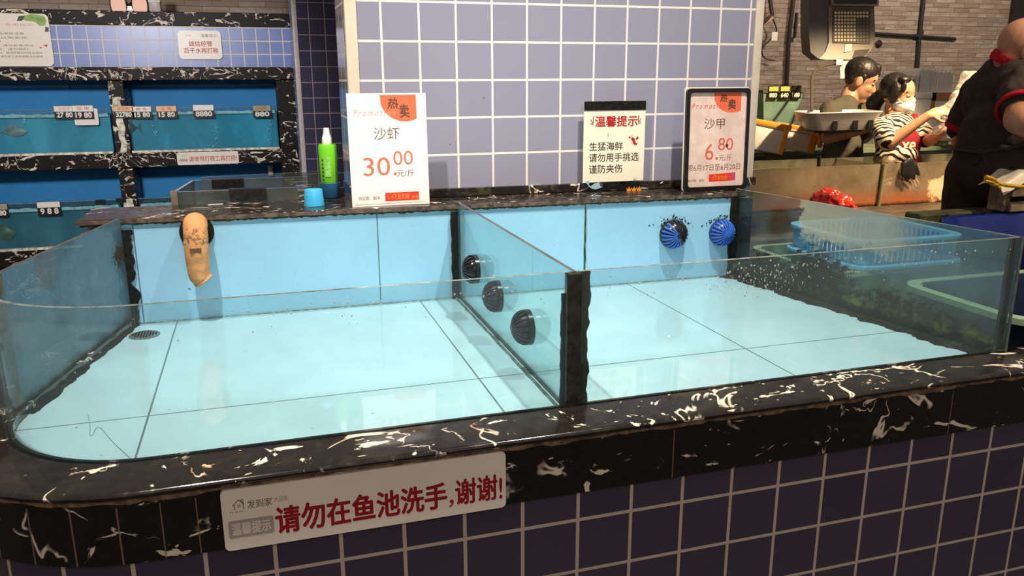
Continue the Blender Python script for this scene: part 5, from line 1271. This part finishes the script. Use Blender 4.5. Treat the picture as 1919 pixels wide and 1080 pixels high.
M_tape = plain('brown_tape', (0.40, 0.17, 0.06), 0.35)
obj('tape', box(NB(), 0.0, hx+0.006, -0.117, -0.1145, (zt_-zc)*0.82, (zt_-zc)*0.99), M_tape, t, local=True)
obj('tape', box(NB(), 0.0, 0.03, -0.117, -0.1125, (zt_-zc)*0.60, (zt_-zc)*0.99), M_tape, t, local=True)
for i, (px0, px1, lab) in enumerate(((1672, 1700, 'low white foam tray stack at the left on the foam carton'), (1702, 1728, 'tall white foam tray stack at the middle left on the foam carton'), (1729, 1745, 'narrow grey white foam tray stack in the middle on the foam carton'), (1747, 1782, 'cream white foam tray stack at the right end on the foam carton'))):
    p, q = at(px0, 172, d), at(px1, (140, 128, 130, 132)[i], d); w_ = (q.x-p.x)/2; h_ = q.z-zt_-0.001
    cx = (p.x+q.x)/2
    if cx-w_ < (b0_.x+b1_.x)/2-hx: cx = (b0_.x+b1_.x)/2-hx+w_*0.4
    t = thing('foam_trays', lab, 'foam trays', (cx, yc, zt_+0.001), group='foam tray stacks')
    m = int(w_*2/0.012)
    for k in range(max(3, m)):
        x = -w_+(k+0.5)*2*w_/max(3, m); hh = h_*(0.9+0.1*((k*7) % 3)/2)
        obj('tray', box(NB(), x-0.0052, x+0.0052, -0.10, 0.10, 0, hh, bev=0.002), M_foamw, t, local=True)

# ------------------------------------------------------------------ people
def skin_mat(name, a, b):
    n = NT(name); c = n.mix(n.ramp(n.noise(n.coord(), 14, 4), 0.35, 0.7), a, b); return n.done(n.bsdf(c, 0.45))
def cloth_mat(name, a, b=None, scale=200):
    n = NT(name); v = n.coord(); b = b or tuple(x*1.4+0.004 for x in a)
    return n.done(n.bsdf(n.mix(n.noise(v, scale, 2), a, b), 0.85, 0, 0.2, n.noise(v, 9, 3), 0.7, 0.03))
def mframe(c, fwd, up=ZV):
    f = Vector(fwd).normalized(); l = Vector(up).cross(f).normalized(); u = f.cross(l)
    return Matrix(((f.x, l.x, u.x, c[0]), (f.y, l.y, u.y, c[1]), (f.z, l.z, u.z, c[2]), (0, 0, 0, 1)))
def head_parts(M, k=1.0, heavy=0.0):
    e = lambda c, r: ('e', tuple(x*k for x in c), tuple(x*k for x in r), M)
    cp = lambda a, ra, b, rb: ('c', M @ Vector(tuple(x*k for x in a)), ra*k, M @ Vector(tuple(x*k for x in b)), rb*k)
    h = heavy
    return [e((-0.012, 0, 0.032), (0.098, 0.076, 0.092)), e((0.030, 0, -0.035), (0.062, 0.060+h*0.6, 0.085)), cp((0.060, 0, -0.098), 0.027, (0.045, 0, -0.098), 0.036+h),
            cp((0.078, 0, 0.008), 0.009, (0.097, 0, -0.026), 0.012), e((0.091, 0.011, -0.030), (0.011, 0.009, 0.008)), e((0.091, -0.011, -0.030), (0.011, 0.009, 0.008)),
            e((0.062, 0, 0.032), (0.022, 0.052, 0.014)), e((0.050, 0.036, -0.025), (0.030, 0.024, 0.028)), e((0.050, -0.036, -0.025), (0.030, 0.024, 0.028)),
            e((0.086, 0, -0.058), (0.012, 0.026, 0.007)), e((0.084, 0, -0.070), (0.012, 0.022, 0.007)),
            e((-0.008, 0.077+h*0.3, -0.008), (0.022, 0.011, 0.033)), e((-0.008, -0.077-h*0.3, -0.008), (0.022, 0.011, 0.033))]
def add_eyes(M, t, k=1.0, closed=False):
    for sgn in (1, -1):
        bm = NB(); ball(bm, (0.071*k, sgn*0.031*k, 0.010*k), (0.010*k, 0.014*k, 0.0055*k if closed else 0.008*k), M, 12, 8)
        ey = obj('eye', bm, plain('eye_white', (0.55, 0.50, 0.46), 0.2), t, smooth=True)
        bm = NB(); ball(bm, (0.0775*k, sgn*0.031*k, 0.009*k), (0.0055*k, 0.0065*k, 0.006*k), M, 10, 6); obj('iris', bm, plain('iris_dark', (0.015, 0.01, 0.008), 0.15), ey, smooth=True)
        bm = NB(); tube(bm, [M @ (Vector((0.076-0.012*abs(q), sgn*(0.032+0.018*q), 0.036-0.006*q*q))*k) for q in (-1, -0.4, 0.3, 1)], 0.0038*k, 6); obj('eyebrow', bm, plain('brow_dark', (0.02, 0.014, 0.012), 0.7), t, smooth=True)
def hand_parts(wrist, d, n, s=1.0, curl=0.55, thumb_side=1):
    d = Vector(d).normalized(); n = Vector(n); n = (n-d*n.dot(d)).normalized(); sd = d.cross(n)*thumb_side
    wv = Vector(wrist); out = []
    MM = Matrix(((d.x, sd.x, n.x, wv.x), (d.y, sd.y, n.y, wv.y), (d.z, sd.z, n.z, wv.z), (0, 0, 0, 1)))
    out.append(('e', (0.045*s, 0, 0), (0.05*s, 0.038*s, 0.016*s), MM))
    for i, ln in enumerate((0.068, 0.078, 0.072, 0.056)):
        b = wv+d*0.085*s+sd*(0.029-0.0195*i)*s
        c1 = curl+0.08*i; d1 = d*math.cos(c1*0.6)+n*math.sin(c1*0.6)+sd*(0.10-0.07*i); d2 = d*math.cos(c1*1.7)+n*math.sin(c1*1.7)
        k = b+d1.normalized()*ln*0.55*s; tip = k+d2.normalized()*ln*0.5*s
        out += [('c', b, 0.0088*s, k, 0.0082*s), ('c', k, 0.0082*s, tip, 0.0068*s)]
    tb = wv+d*0.028*s+sd*0.030*s; tk = tb+(d*0.6+sd*0.75+n*0.25).normalized()*0.038*s; tt = tk+(d*0.95+sd*0.15+n*0.4).normalized()*0.030*s
    out += [('c', tb, 0.012*s, tk, 0.0098*s), ('c', tk, 0.0095*s, tt, 0.0075*s)]
    return out
def legs_parts(B, hipz, hipw, rt, rk, ra, stride=0.04):
    out = []
    for sgn in (1, -1):
        h = B @ Vector((0, sgn*hipw, 0)); kn = Vector((B @ Vector((0.02, sgn*(hipw+0.01), 0))).to_tuple()); an = Vector((B @ Vector((-0.01+sgn*stride, sgn*(hipw+0.015), 0))).to_tuple())
        h = Vector((h.x, h.y, hipz)); kn = Vector((kn.x, kn.y, hipz*0.54)); an = Vector((an.x, an.y, 0.085)); toe = an+(B.to_3x3() @ Vector((0.15, sgn*0.02, 0))); toe.z = 0.035
        out.append((h, kn, an, toe))
    return out
def shoe(t, an, toe, col):
    heel = Vector((an.x, an.y, 0.042)) - (toe-an).normalized()*0.03; heel.z = 0.042
    obj('shoe', blob([('c', heel, 0.042, (toe.x, toe.y, 0.036), 0.036)], 0.01, 2), plain('shoe_black', col, 0.5), t, smooth=True)
SKIN_W = skin_mat('skin_woman', (0.60, 0.30, 0.17), (0.68, 0.36, 0.21)); SKIN_G = skin_mat('skin_man', (0.46, 0.25, 0.155), (0.54, 0.30, 0.19)); SKIN_B = skin_mat('skin_big_man', (0.58, 0.28, 0.16), (0.68, 0.35, 0.21))
M_hair = plain('black_hair', (0.012, 0.009, 0.008), 0.45, var=0.5, scale=60, bump=0.6)

# --- woman in the zebra shirt
fw = (RH*0.66-FH*0.75); lf = ZV.cross(fw)
hc = at(1684, 180, 4.72)
t = thing('person', 'woman in a zebra striped shirt, dark red apron and face mask holding a clear bag', 'person', (hc.x, hc.y, 0))
MH = mframe(hc, fw+ZV*-0.10); kh = 0.96
nk = at(1677, 219, 4.74); ch = at(1679, 258, 4.74); wa = at(1679, 300, 4.74); hp = at(1680, 345, 4.74)
BF = mframe((0, 0, 0), fw)
shA, elA, wrA = at(1648, 237, 4.62), at(1667, 267, 4.50), at(1740, 216, 4.40)
shB, elB, wrB = at(1714, 236, 4.86), at(1741, 263, 4.68), at(1772, 244, 4.48)
def Bm(c): m = BF.copy(); m.translation = c; return m
legs = legs_parts(Bm(hp), hp.z-0.04, 0.085, 0.08, 0.055, 0.04)
parts = head_parts(MH, kh)+[('c', MH @ Vector((-0.015, 0, -0.07)), 0.050, nk, 0.052), ('c', shA, 0.042, shB, 0.042), ('e', (0, 0, 0), (0.095, 0.135, 0.15), Bm(ch)), ('e', (0, 0, 0), (0.10, 0.135, 0.15), Bm(wa)), ('e', (0, 0, 0), (0.105, 0.150, 0.13), Bm(hp)),
        ('c', shA, 0.043, elA, 0.036), ('c', elA, 0.037, wrA, 0.023), ('c', shB, 0.043, elB, 0.036), ('c', elB, 0.037, wrB, 0.023)]
parts += hand_parts(wrA, RH*0.8+ZV*0.25-FH*0.1, FH*0.6-ZV*0.5, 0.92, 0.7, -1)+hand_parts(wrB, RH*0.75+ZV*0.35-FH*0.2, FH*0.3+ZV*0.5, 0.92, 0.7, 1)
for h, kn, an, toe in legs: parts += [('c', h, 0.078, kn, 0.055), ('c', kn, 0.052, an, 0.036), ('c', an, 0.036, toe, 0.026)]
obj('body', blob(parts, 0.0055, 3), SKIN_W, t, smooth=True, sharp=0)
add_eyes(MH, t, kh)
n = NT('zebra_cloth'); wv = n.n('ShaderNodeTexWave'); wv.wave_type = 'BANDS'; wv.bands_direction = 'DIAGONAL'
n.l(n.coord(), wv.inputs[0]); wv.inputs['Scale'].default_value = 13; wv.inputs['Distortion'].default_value = 5.5; wv.inputs['Detail'].default_value = 1.5; wv.inputs['Detail Scale'].default_value = 1.2
M_zeb = n.done(n.bsdf(n.mix(n.ramp(wv.outputs[1], 0.40, 0.50), (0.02, 0.016, 0.015, 1), (0.80, 0.68, 0.52, 1)), 0.8, 0, 0.2))
sl = lambda a, b, f: a+(b-a)*f
obj('shirt', blob([('c', shA, 0.050, shB, 0.050), ('c', sl(shA, nk, 0.45), 0.040, sl(shB, nk, 0.45), 0.040), ('e', (0, 0, 0), (0.108, 0.148, 0.150), Bm(ch)), ('e', (0, 0, 0), (0.116, 0.152, 0.16), Bm(wa)), ('e', (0, 0, 0), (0.120, 0.165, 0.12), Bm(hp)), ('c', shA, 0.054, sl(shA, elA, 0.82), 0.064), ('c', shB, 0.054, sl(shB, elB, 0.75), 0.062)], 0.007, 3, disp=0.006, dscale=14), M_zeb, t, smooth=True, sharp=0)
obj('trousers', blob([('e', (0, 0, -0.03), (0.118, 0.162, 0.12), Bm(hp))]+[q for h, kn, an, toe in legs for q in (('c', h, 0.092, kn, 0.068), ('c', kn, 0.066, Vector((an.x, an.y, 0.12)), 0.055))], 0.012, 3), cloth_mat('dark_trousers', (0.02, 0.02, 0.025)), t, smooth=True, sharp=0)
for h, kn, an, toe in legs: shoe(t, an, toe, (0.02, 0.02, 0.02))
M_apron = cloth_mat('dark_red_apron', (0.20, 0.012, 0.022), (0.26, 0.02, 0.03))
cf = ch+fw*0.064-ZV*0.030
ap = obj('apron', blob([('e', (0.0, 0, -0.02), (0.066, 0.125, 0.115), Bm(cf)), ('e', (0.010, 0, -0.19), (0.084, 0.170, 0.18), Bm(cf)), ('c', cf+lf*0.045+ZV*0.06, 0.030, sl(shB, nk, 0.35)+fw*0.035+ZV*0.030, 0.026)], 0.006, 4), M_apron, t, smooth=True, sharp=0)
from mathutils.bvhtree import BVHTree
bt_ = BVHTree.FromPolygons([ap.parent.matrix_basis @ v.co for v in ap.data.vertices], [tuple(p.vertices) for p in ap.data.polygons])
d_ = (at(1702, 283, 4)-CAM).normalized(); hit = bt_.ray_cast(CAM, d_)
e0 = (hit[0] if hit[0] is not None else at(1702, 283, 4.5))
bm = NB(); glyphs(bm, 'xe', -0.038, 0.0, 0.05, w=0.076, bold=0.05, z=0.0)
for v in bm.verts:
    p = e0+RH*v.co.x+ZV*v.co.y; h2 = bt_.ray_cast(CAM, (p-CAM).normalized())
    q_ = h2[0] if h2[0] is not None else p
    v.co = q_-(q_-CAM).normalized()*0.004
em = obj('apron_letters', bm, plain('cream_print', (0.82, 0.66, 0.48), 0.6), ap)
hair = [('e', (-0.030*kh, 0, 0.048*kh), (0.095*kh, 0.087*kh, 0.090*kh), MH), ('e', (0.000, 0.072, 0.020), (0.036, 0.018, 0.062), MH), ('e', (0.000, -0.072, 0.020), (0.036, 0.018, 0.062), MH), ('e', (0.030, -0.030, 0.096), (0.032, 0.044, 0.022), MH), ('e', (0.030, 0.036, 0.096), (0.030, 0.036, 0.020), MH), ('e', (0.046, -0.062, 0.055), (0.016, 0.010, 0.034), MH)]
hair += [('c', MH @ Vector((-0.105, 0.0, -0.01)), 0.040, MH @ Vector((-0.135, 0.0, -0.055)), 0.048), ('c', MH @ Vector((-0.135, 0.0, -0.055)), 0.048, MH @ Vector((-0.125, 0.0, -0.13)), 0.028)]
obj('hair', blob(hair, 0.005, 2, disp=0.0015, dscale=110), M_hair, t, smooth=True, sharp=0)
mk = [('e', (0.040*kh, 0, -0.050*kh), (0.066*kh, 0.066*kh, 0.054*kh), MH), ('c', MH @ Vector((0.090, 0, -0.010)), 0.011, MH @ Vector((0.094, 0, -0.07)), 0.012)]
obj('face_mask', blob(mk, 0.004, 2), plain('mask_white', (0.80, 0.84, 0.92), 0.7, var=0.03), t, smooth=True, sharp=0)
for sgn in (1, -1): obj('ear_loop', tube(NB(), [MH @ Vector((0.055, sgn*0.058, -0.03)), MH @ Vector((0.02, sgn*0.074, -0.005)), MH @ Vector((-0.015, sgn*0.084, 0.018))], 0.0028, 6), M_cardw, t, smooth=True)
# clear bag in her hands
q = at(1789, 205, 4.47)
tb = thing('clear_bag', 'crumpled clear plastic bag with white top held up in the hands of the woman', 'bag', q)
obj('bag_film', blob([('e', q, (0.052, 0.05, 0.085)), ('c', q+RH*0.02+ZV*0.05, 0.05, q-RH*0.035-ZV*0.03, 0.042), ('c', q-ZV*0.07+RH*0.01, 0.04, q-RH*0.05-ZV*0.085, 0.018), ('c', q-RH*0.03-ZV*0.1, 0.03, q-RH*0.11-ZV*0.12, 0.018)], 0.005, 1, disp=0.022, dscale=15), M_bag, tb, smooth=True, sharp=25)
q2 = at(1815, 158, 4.45)
obj('bag_top', blob([('c', q2+RH*0.06+ZV*0.03, 0.030, q2-RH*0.015+ZV*0.035, 0.038), ('c', q2-RH*0.01+ZV*0.02, 0.042, q2-RH*0.06-ZV*0.055, 0.016), ('c', q2-RH*0.06-ZV*0.055, 0.016, q+ZV*0.075, 0.024), ('c', q2+RH*0.05+ZV*0.02, 0.03, q2+RH*0.10-ZV*0.01, 0.03)], 0.005, 1, disp=0.014, dscale=18), M_bag, tb, smooth=True, sharp=25)

# --- man in the grey shirt, bent over
fw = (RH*0.93-FH*0.36); lf = ZV.cross(fw)
hc = at(1613, 152, 4.95)
t = thing('person', 'man in a grey green t-shirt looking down behind the white scale pan', 'person', (hc.x, hc.y, 0))
MH = mframe(hc, fw-ZV*0.42); kh = 1.0
BF = mframe((0, 0, 0), fw+ZV*0.0)
nk = at(1588, 192, 4.97); ch = at(1579, 235, 5.0); wa = at(1580, 282, 5.0); hp = at(1576, 330, 5.0)
shA, elA, wrA = at(1556, 208, 4.86), at(1551, 259, 4.80), at(1618, 243, 4.66)
shB, elB, wrB = at(1606, 204, 5.15), at(1620, 258, 5.05), at(1646, 240, 4.80)
legs = legs_parts(Bm(hp), hp.z-0.03, 0.09, 0.08, 0.055, 0.04)
parts = head_parts(MH, kh)+[('c', MH @ Vector((-0.02, 0, -0.07)), 0.052, nk, 0.055), ('c', shA, 0.045, shB, 0.045), ('e', (0, 0, 0), (0.10, 0.15, 0.17), Bm(ch)), ('e', (0, 0, 0), (0.10, 0.145, 0.17), Bm(wa)), ('e', (0, 0, 0), (0.105, 0.155, 0.14), Bm(hp)),
        ('c', shA, 0.046, elA, 0.038), ('c', elA, 0.038, wrA, 0.026), ('c', shB, 0.046, elB, 0.038), ('c', elB, 0.038, wrB, 0.026)]
parts += hand_parts(wrA, RH*0.95+ZV*0.15-FH*0.1, ZV*0.8+FH*0.3, 1.0, 0.7, 1)+hand_parts(wrB, RH*0.7-FH*0.6+ZV*0.05, ZV*0.9-RH*0.2, 1.0, 0.7, -1)
for h, kn, an, toe in legs: parts += [('c', h, 0.085, kn, 0.058), ('c', kn, 0.056, an, 0.038), ('c', an, 0.038, toe, 0.028)]
obj('body', blob(parts, 0.006, 3), SKIN_G, t, smooth=True, sharp=0)
add_eyes(MH, t, kh, True)
obj('shirt', blob([('c', shA, 0.062, shB, 0.062), ('c', sl(shA, nk, 0.4)+ZV*0.01, 0.046, sl(shB, nk, 0.4)+ZV*0.01, 0.046), ('e', (0, 0, 0), (0.118, 0.168, 0.19), Bm(ch)), ('e', (0, 0, 0), (0.120, 0.165, 0.19), Bm(wa)), ('e', (0, 0, -0.02), (0.125, 0.172, 0.12), Bm(hp)), ('c', shA, 0.064, sl(shA, elA, 0.62), 0.066), ('c', shB, 0.064, sl(shB, elB, 0.62), 0.066)], 0.008, 3, disp=0.008, dscale=12), cloth_mat('grey_green_shirt', (0.075, 0.07, 0.05), (0.10, 0.092, 0.07)), t, smooth=True, sharp=0)
obj('trousers', blob([('e', (0, 0, -0.04), (0.118, 0.165, 0.13), Bm(hp))]+[q for h, kn, an, toe in legs for q in (('c', h, 0.098, kn, 0.072), ('c', kn, 0.070, Vector((an.x, an.y, 0.12)), 0.058))], 0.012, 3), cloth_mat('black_trousers', (0.012, 0.012, 0.014)), t, smooth=True, sharp=0)
for h, kn, an, toe in legs: shoe(t, an, toe, (0.02, 0.02, 0.02))
obj('hair', blob([('e', (-0.022, 0, 0.052), (0.100, 0.084, 0.088), MH), ('c', MH @ Vector((0.045, 0, 0.100)), 0.030, MH @ Vector((0.068, 0, 0.070)), 0.018), ('e', (-0.050, 0, 0.005), (0.048, 0.070, 0.056), MH), ('c', MH @ Vector((0.005, 0.070, 0.03)), 0.016, MH @ Vector((0.01, 0.074, 0.0)), 0.008), ('c', MH @ Vector((0.005, -0.070, 0.03)), 0.016, MH @ Vector((0.01, -0.074, 0.0)), 0.008)], 0.005, 2, disp=0.0012, dscale=110), M_hair, t, smooth=True, sharp=0)

# --- big bald man at the right edge, seen from behind
fw = (RH*0.86+FH*0.50); lf = ZV.cross(fw)
hc = at(1922, 95, 3.22)
t = thing('person', 'big bald man in a black polo shirt with red collar and cuffs, seen from behind', 'person', (hc.x, hc.y, 0))
MH = mframe(hc, RH*0.93-FH*0.36-ZV*0.18); kh = 1.0
BF = mframe((0, 0, 0), fw)
nk = at(1898, 128, 3.26); ch = at(1903, 195, 3.30); wa = at(1890, 262, 3.30); hp = at(1880, 322, 3.30)
shL, elL, wrL = at(1840, 168, 3.42), at(1803, 246, 3.52), at(1801, 296, 3.60)
shR, elR, wrR = at(1922, 158, 3.10), at(1912, 224, 2.98), at(1985, 268, 3.10)
legs = legs_parts(Bm(hp), hp.z-0.03, 0.10, 0.1, 0.07, 0.045)
parts = head_parts(MH, kh, 0.012)+[('c', MH @ Vector((-0.035, 0, -0.06)), 0.066, nk, 0.074), ('c', shL, 0.058, shR, 0.058), ('e', (0, 0, 0), (0.135, 0.190, 0.20), Bm(ch)), ('e', (0, 0, 0), (0.155, 0.175, 0.19), Bm(wa)), ('e', (0, 0, 0), (0.14, 0.178, 0.16), Bm(hp)),
        ('c', shL, 0.058, elL, 0.050), ('c', elL, 0.048, wrL, 0.032), ('c', shR, 0.060, elR, 0.056), ('c', elR, 0.054, wrR, 0.034)]
parts += hand_parts(wrL, RH*0.4-ZV*0.8+FH*0.3, RH*0.8, 1.05, 0.8, 1)+hand_parts(wrR, RH*0.9+FH*0.3-ZV*0.2, FH*0.8, 1.05, 0.6, -1)
for h, kn, an, toe in legs: parts += [('c', h, 0.105, kn, 0.072), ('c', kn, 0.068, an, 0.046), ('c', an, 0.044, toe, 0.032)]
obj('body', blob(parts, 0.006, 3), SKIN_B, t, smooth=True, sharp=0)
add_eyes(MH, t, kh)
M_polo = cloth_mat('black_polo', (0.048, 0.036, 0.032), (0.064, 0.049, 0.043)); M_redtrim = cloth_mat('red_trim', (0.50, 0.012, 0.02), (0.58, 0.02, 0.03))
obj('polo_shirt', blob([('c', shL, 0.074, shR, 0.076), ('c', sl(shL, nk, 0.4), 0.068, sl(shR, nk, 0.4), 0.068), ('e', (0, 0, 0), (0.155, 0.210, 0.215), Bm(ch)), ('e', (0, 0, 0), (0.175, 0.195, 0.20), Bm(wa)), ('c', shL, 0.076, sl(shL, elL, 0.80), 0.078), ('c', shR, 0.078, sl(shR, elR, 0.60), 0.084)], 0.008, 3, disp=0.014, dscale=11), M_polo, t, smooth=True, sharp=0)
def ring(c, axis, r, w_, m, name, squash=1.0):
    ax = Vector(axis).normalized(); M = Matrix.Translation(c) @ ax.to_track_quat('Z', 'Y').to_matrix().to_4x4()
    bm = lathe(NB(), [(r*0.9, -w_), (r, -w_), (r*1.03, 0), (r, w_), (r*0.9, w_)], 32, M, cap=False); bmesh.ops.recalc_face_normals(bm, faces=bm.faces)
    return obj(name, bm, m, t, smooth=True)
ring(sl(shL, elL, 0.90)+ZV*0.0, elL-shL, 0.076, 0.011, M_redtrim, 'red_cuff'); ring(sl(shR, elR, 0.74), elR-shR, 0.085, 0.010, M_redtrim, 'red_cuff')
ring(nk+ZV*0.020, (nk-hc)*-1, 0.090, 0.018, M_redtrim, 'red_collar')
a = sl(shR, elR, 0.62)-FH*0.088
obj('sleeve_badge', box(NB(), -0.035, 0.035, -0.004, 0.0, -0.006, 0.006, Matrix.Translation(a) @ Matrix.Rotation(-YAW, 4, 'Z') @ Matrix.Rotation(0.12, 4, 'Y'), 0.002), M_cardw, t)
obj('apron', blob([('e', (0, 0, 0.02), (0.172, 0.200, 0.10), Bm(sl(wa, hp, 0.6))), ('e', (0, 0, 0), (0.165, 0.205, 0.17), Bm(hp))]+[q for h, kn, an, toe in legs for q in (('c', h, 0.128, kn, 0.11),)], 0.010, 4, disp=0.006, dscale=9), cloth_mat('dark_apron', (0.040, 0.028, 0.025), (0.052, 0.037, 0.032)), t, smooth=True, sharp=0)
ws = sl(wa, hp, 0.32)
k0 = ws-fw*0.178
obj('apron_strings', tube(NB(), spline([ws+lf*0.20-fw*0.05, ws+lf*0.12-fw*0.15, k0, ws-lf*0.12-fw*0.15+ZV*0.03, ws-lf*0.205-fw*0.04+ZV*0.07], 6), 0.007, 6), M_polo, t, smooth=True)
obj('apron_knot', blob([('e', k0, (0.02, 0.02, 0.016)), ('c', k0, 0.010, k0-ZV*0.05+lf*0.02, 0.007), ('c', k0, 0.010, k0-ZV*0.05-lf*0.03, 0.007)], 0.004, 1), M_polo, t, smooth=True)
obj('trousers', blob([q for h, kn, an, toe in legs for q in (('c', h, 0.120, kn, 0.088), ('c', kn, 0.084, Vector((an.x, an.y, 0.12)), 0.066))], 0.012, 3), cloth_mat('black_trousers_big', (0.012, 0.012, 0.014)), t, smooth=True, sharp=0)
for h, kn, an, toe in legs: shoe(t, an, toe, (0.02, 0.02, 0.02))
# crate with a bag and a yellow rope on the rail
cr = thing('wooden_crate', 'low weathered wooden crate on the mossy rail below the white bag, at the right edge', 'crate', (2.44, 0.20, 0.953))
M_wood = plain('weathered_wood', (0.30, 0.22, 0.13), 0.75, var=0.45, scale=14, bump=0.8)
a = atY(1850, 385, 0.16); a.x += 0.085
for i, (z0, z1) in enumerate(((0.953, 0.990), (1.010, 1.048))): obj('front_slat', box(NB(), a.x+0.02, a.x+0.62, 0.15, 0.168, z0, z1, bev=0.004), M_wood, cr)
for x in (a.x, a.x+0.30, a.x+0.58): obj('corner_post', box(NB(), x, x+0.035, 0.168, 0.20, 0.953, 1.075, bev=0.004), M_wood, cr)
obj('back_board', box(NB(), a.x, a.x+0.62, 0.225, 0.24, 0.953, 1.07, bev=0.004), M_wood, cr)
obj('side_board', box(NB(), a.x, a.x+0.018, 0.20, 0.226, 0.953, 1.065, bev=0.004), M_wood, cr)
q = atY(1890, 322, 0.20)
tb = thing('white_sack', 'sheet of white plastic draped over the wooden crate at the right edge', 'bag', (q.x, 0.2, 1.045))
bm = NB(); G = {}
for i in range(34):
    for j in range(18):
        u, v = i/33, j/17
        x = a.x-0.012+u*0.66; y = 0.135+v*0.12
        z = 1.100+0.05*u+0.026*mnoise.noise(Vector((x*9, y*13, 1)))+0.012*mnoise.noise(Vector((x*25, y*30, 4)))
        if j < 3: z -= (3-j)*0.013*(0.7+0.9*mnoise.noise(Vector((x*8, 3, 2))))
        if i < 3: z -= (3-i)*0.014
        G[i, j] = bm.verts.new((x-(0.01*(3-i) if i < 3 else 0), y, max(z, 1.078) if (j >= 3 and i >= 3) else z))
for i in range(33):
    for j in range(17): bm.faces.new((G[i, j], G[i+1, j], G[i+1, j+1], G[i, j+1]))
obj('plastic_sheet', bm, plain('white_sheet', (0.75, 0.68, 0.56), 0.4, var=0.06), tb, smooth=True, sharp=0)
rp = thing('yellow_rope', 'yellow rope tied along the top of the wooden crate at the right edge', 'rope', (q.x, 0.14, 1.03))
M_rope = plain('yellow_rope', (0.78, 0.45, 0.02), 0.5, var=0.2, scale=90, bump=0.5)
r0, r1, r2 = atY(1847, 331, 0.122), atY(1875, 345, 0.118), atY(1965, 352, 0.122)
obj('strand', tube(NB(), spline([r0, sl(r0, r1, 0.5)+ZV*0.004, r1, sl(r1, r2, 0.4)-ZV*0.004, r2], 6), 0.007, 8), M_rope, rp, smooth=True)
obj('strand', tube(NB(), spline([r0-ZV*0.015, sl(r0, r1, 0.6)-ZV*0.006, r1+ZV*0.004], 6), 0.005, 8), M_rope, rp, smooth=True)
obj('knot', blob([('e', r1-RH*0.02, (0.018, 0.012, 0.012)), ('c', r1-RH*0.03+ZV*0.01, 0.007, r1-ZV*0.015, 0.007), ('c', r1-RH*0.035, 0.006, r1-RH*0.06+ZV*0.02, 0.005)], 0.003, 1), M_rope, rp, smooth=True)
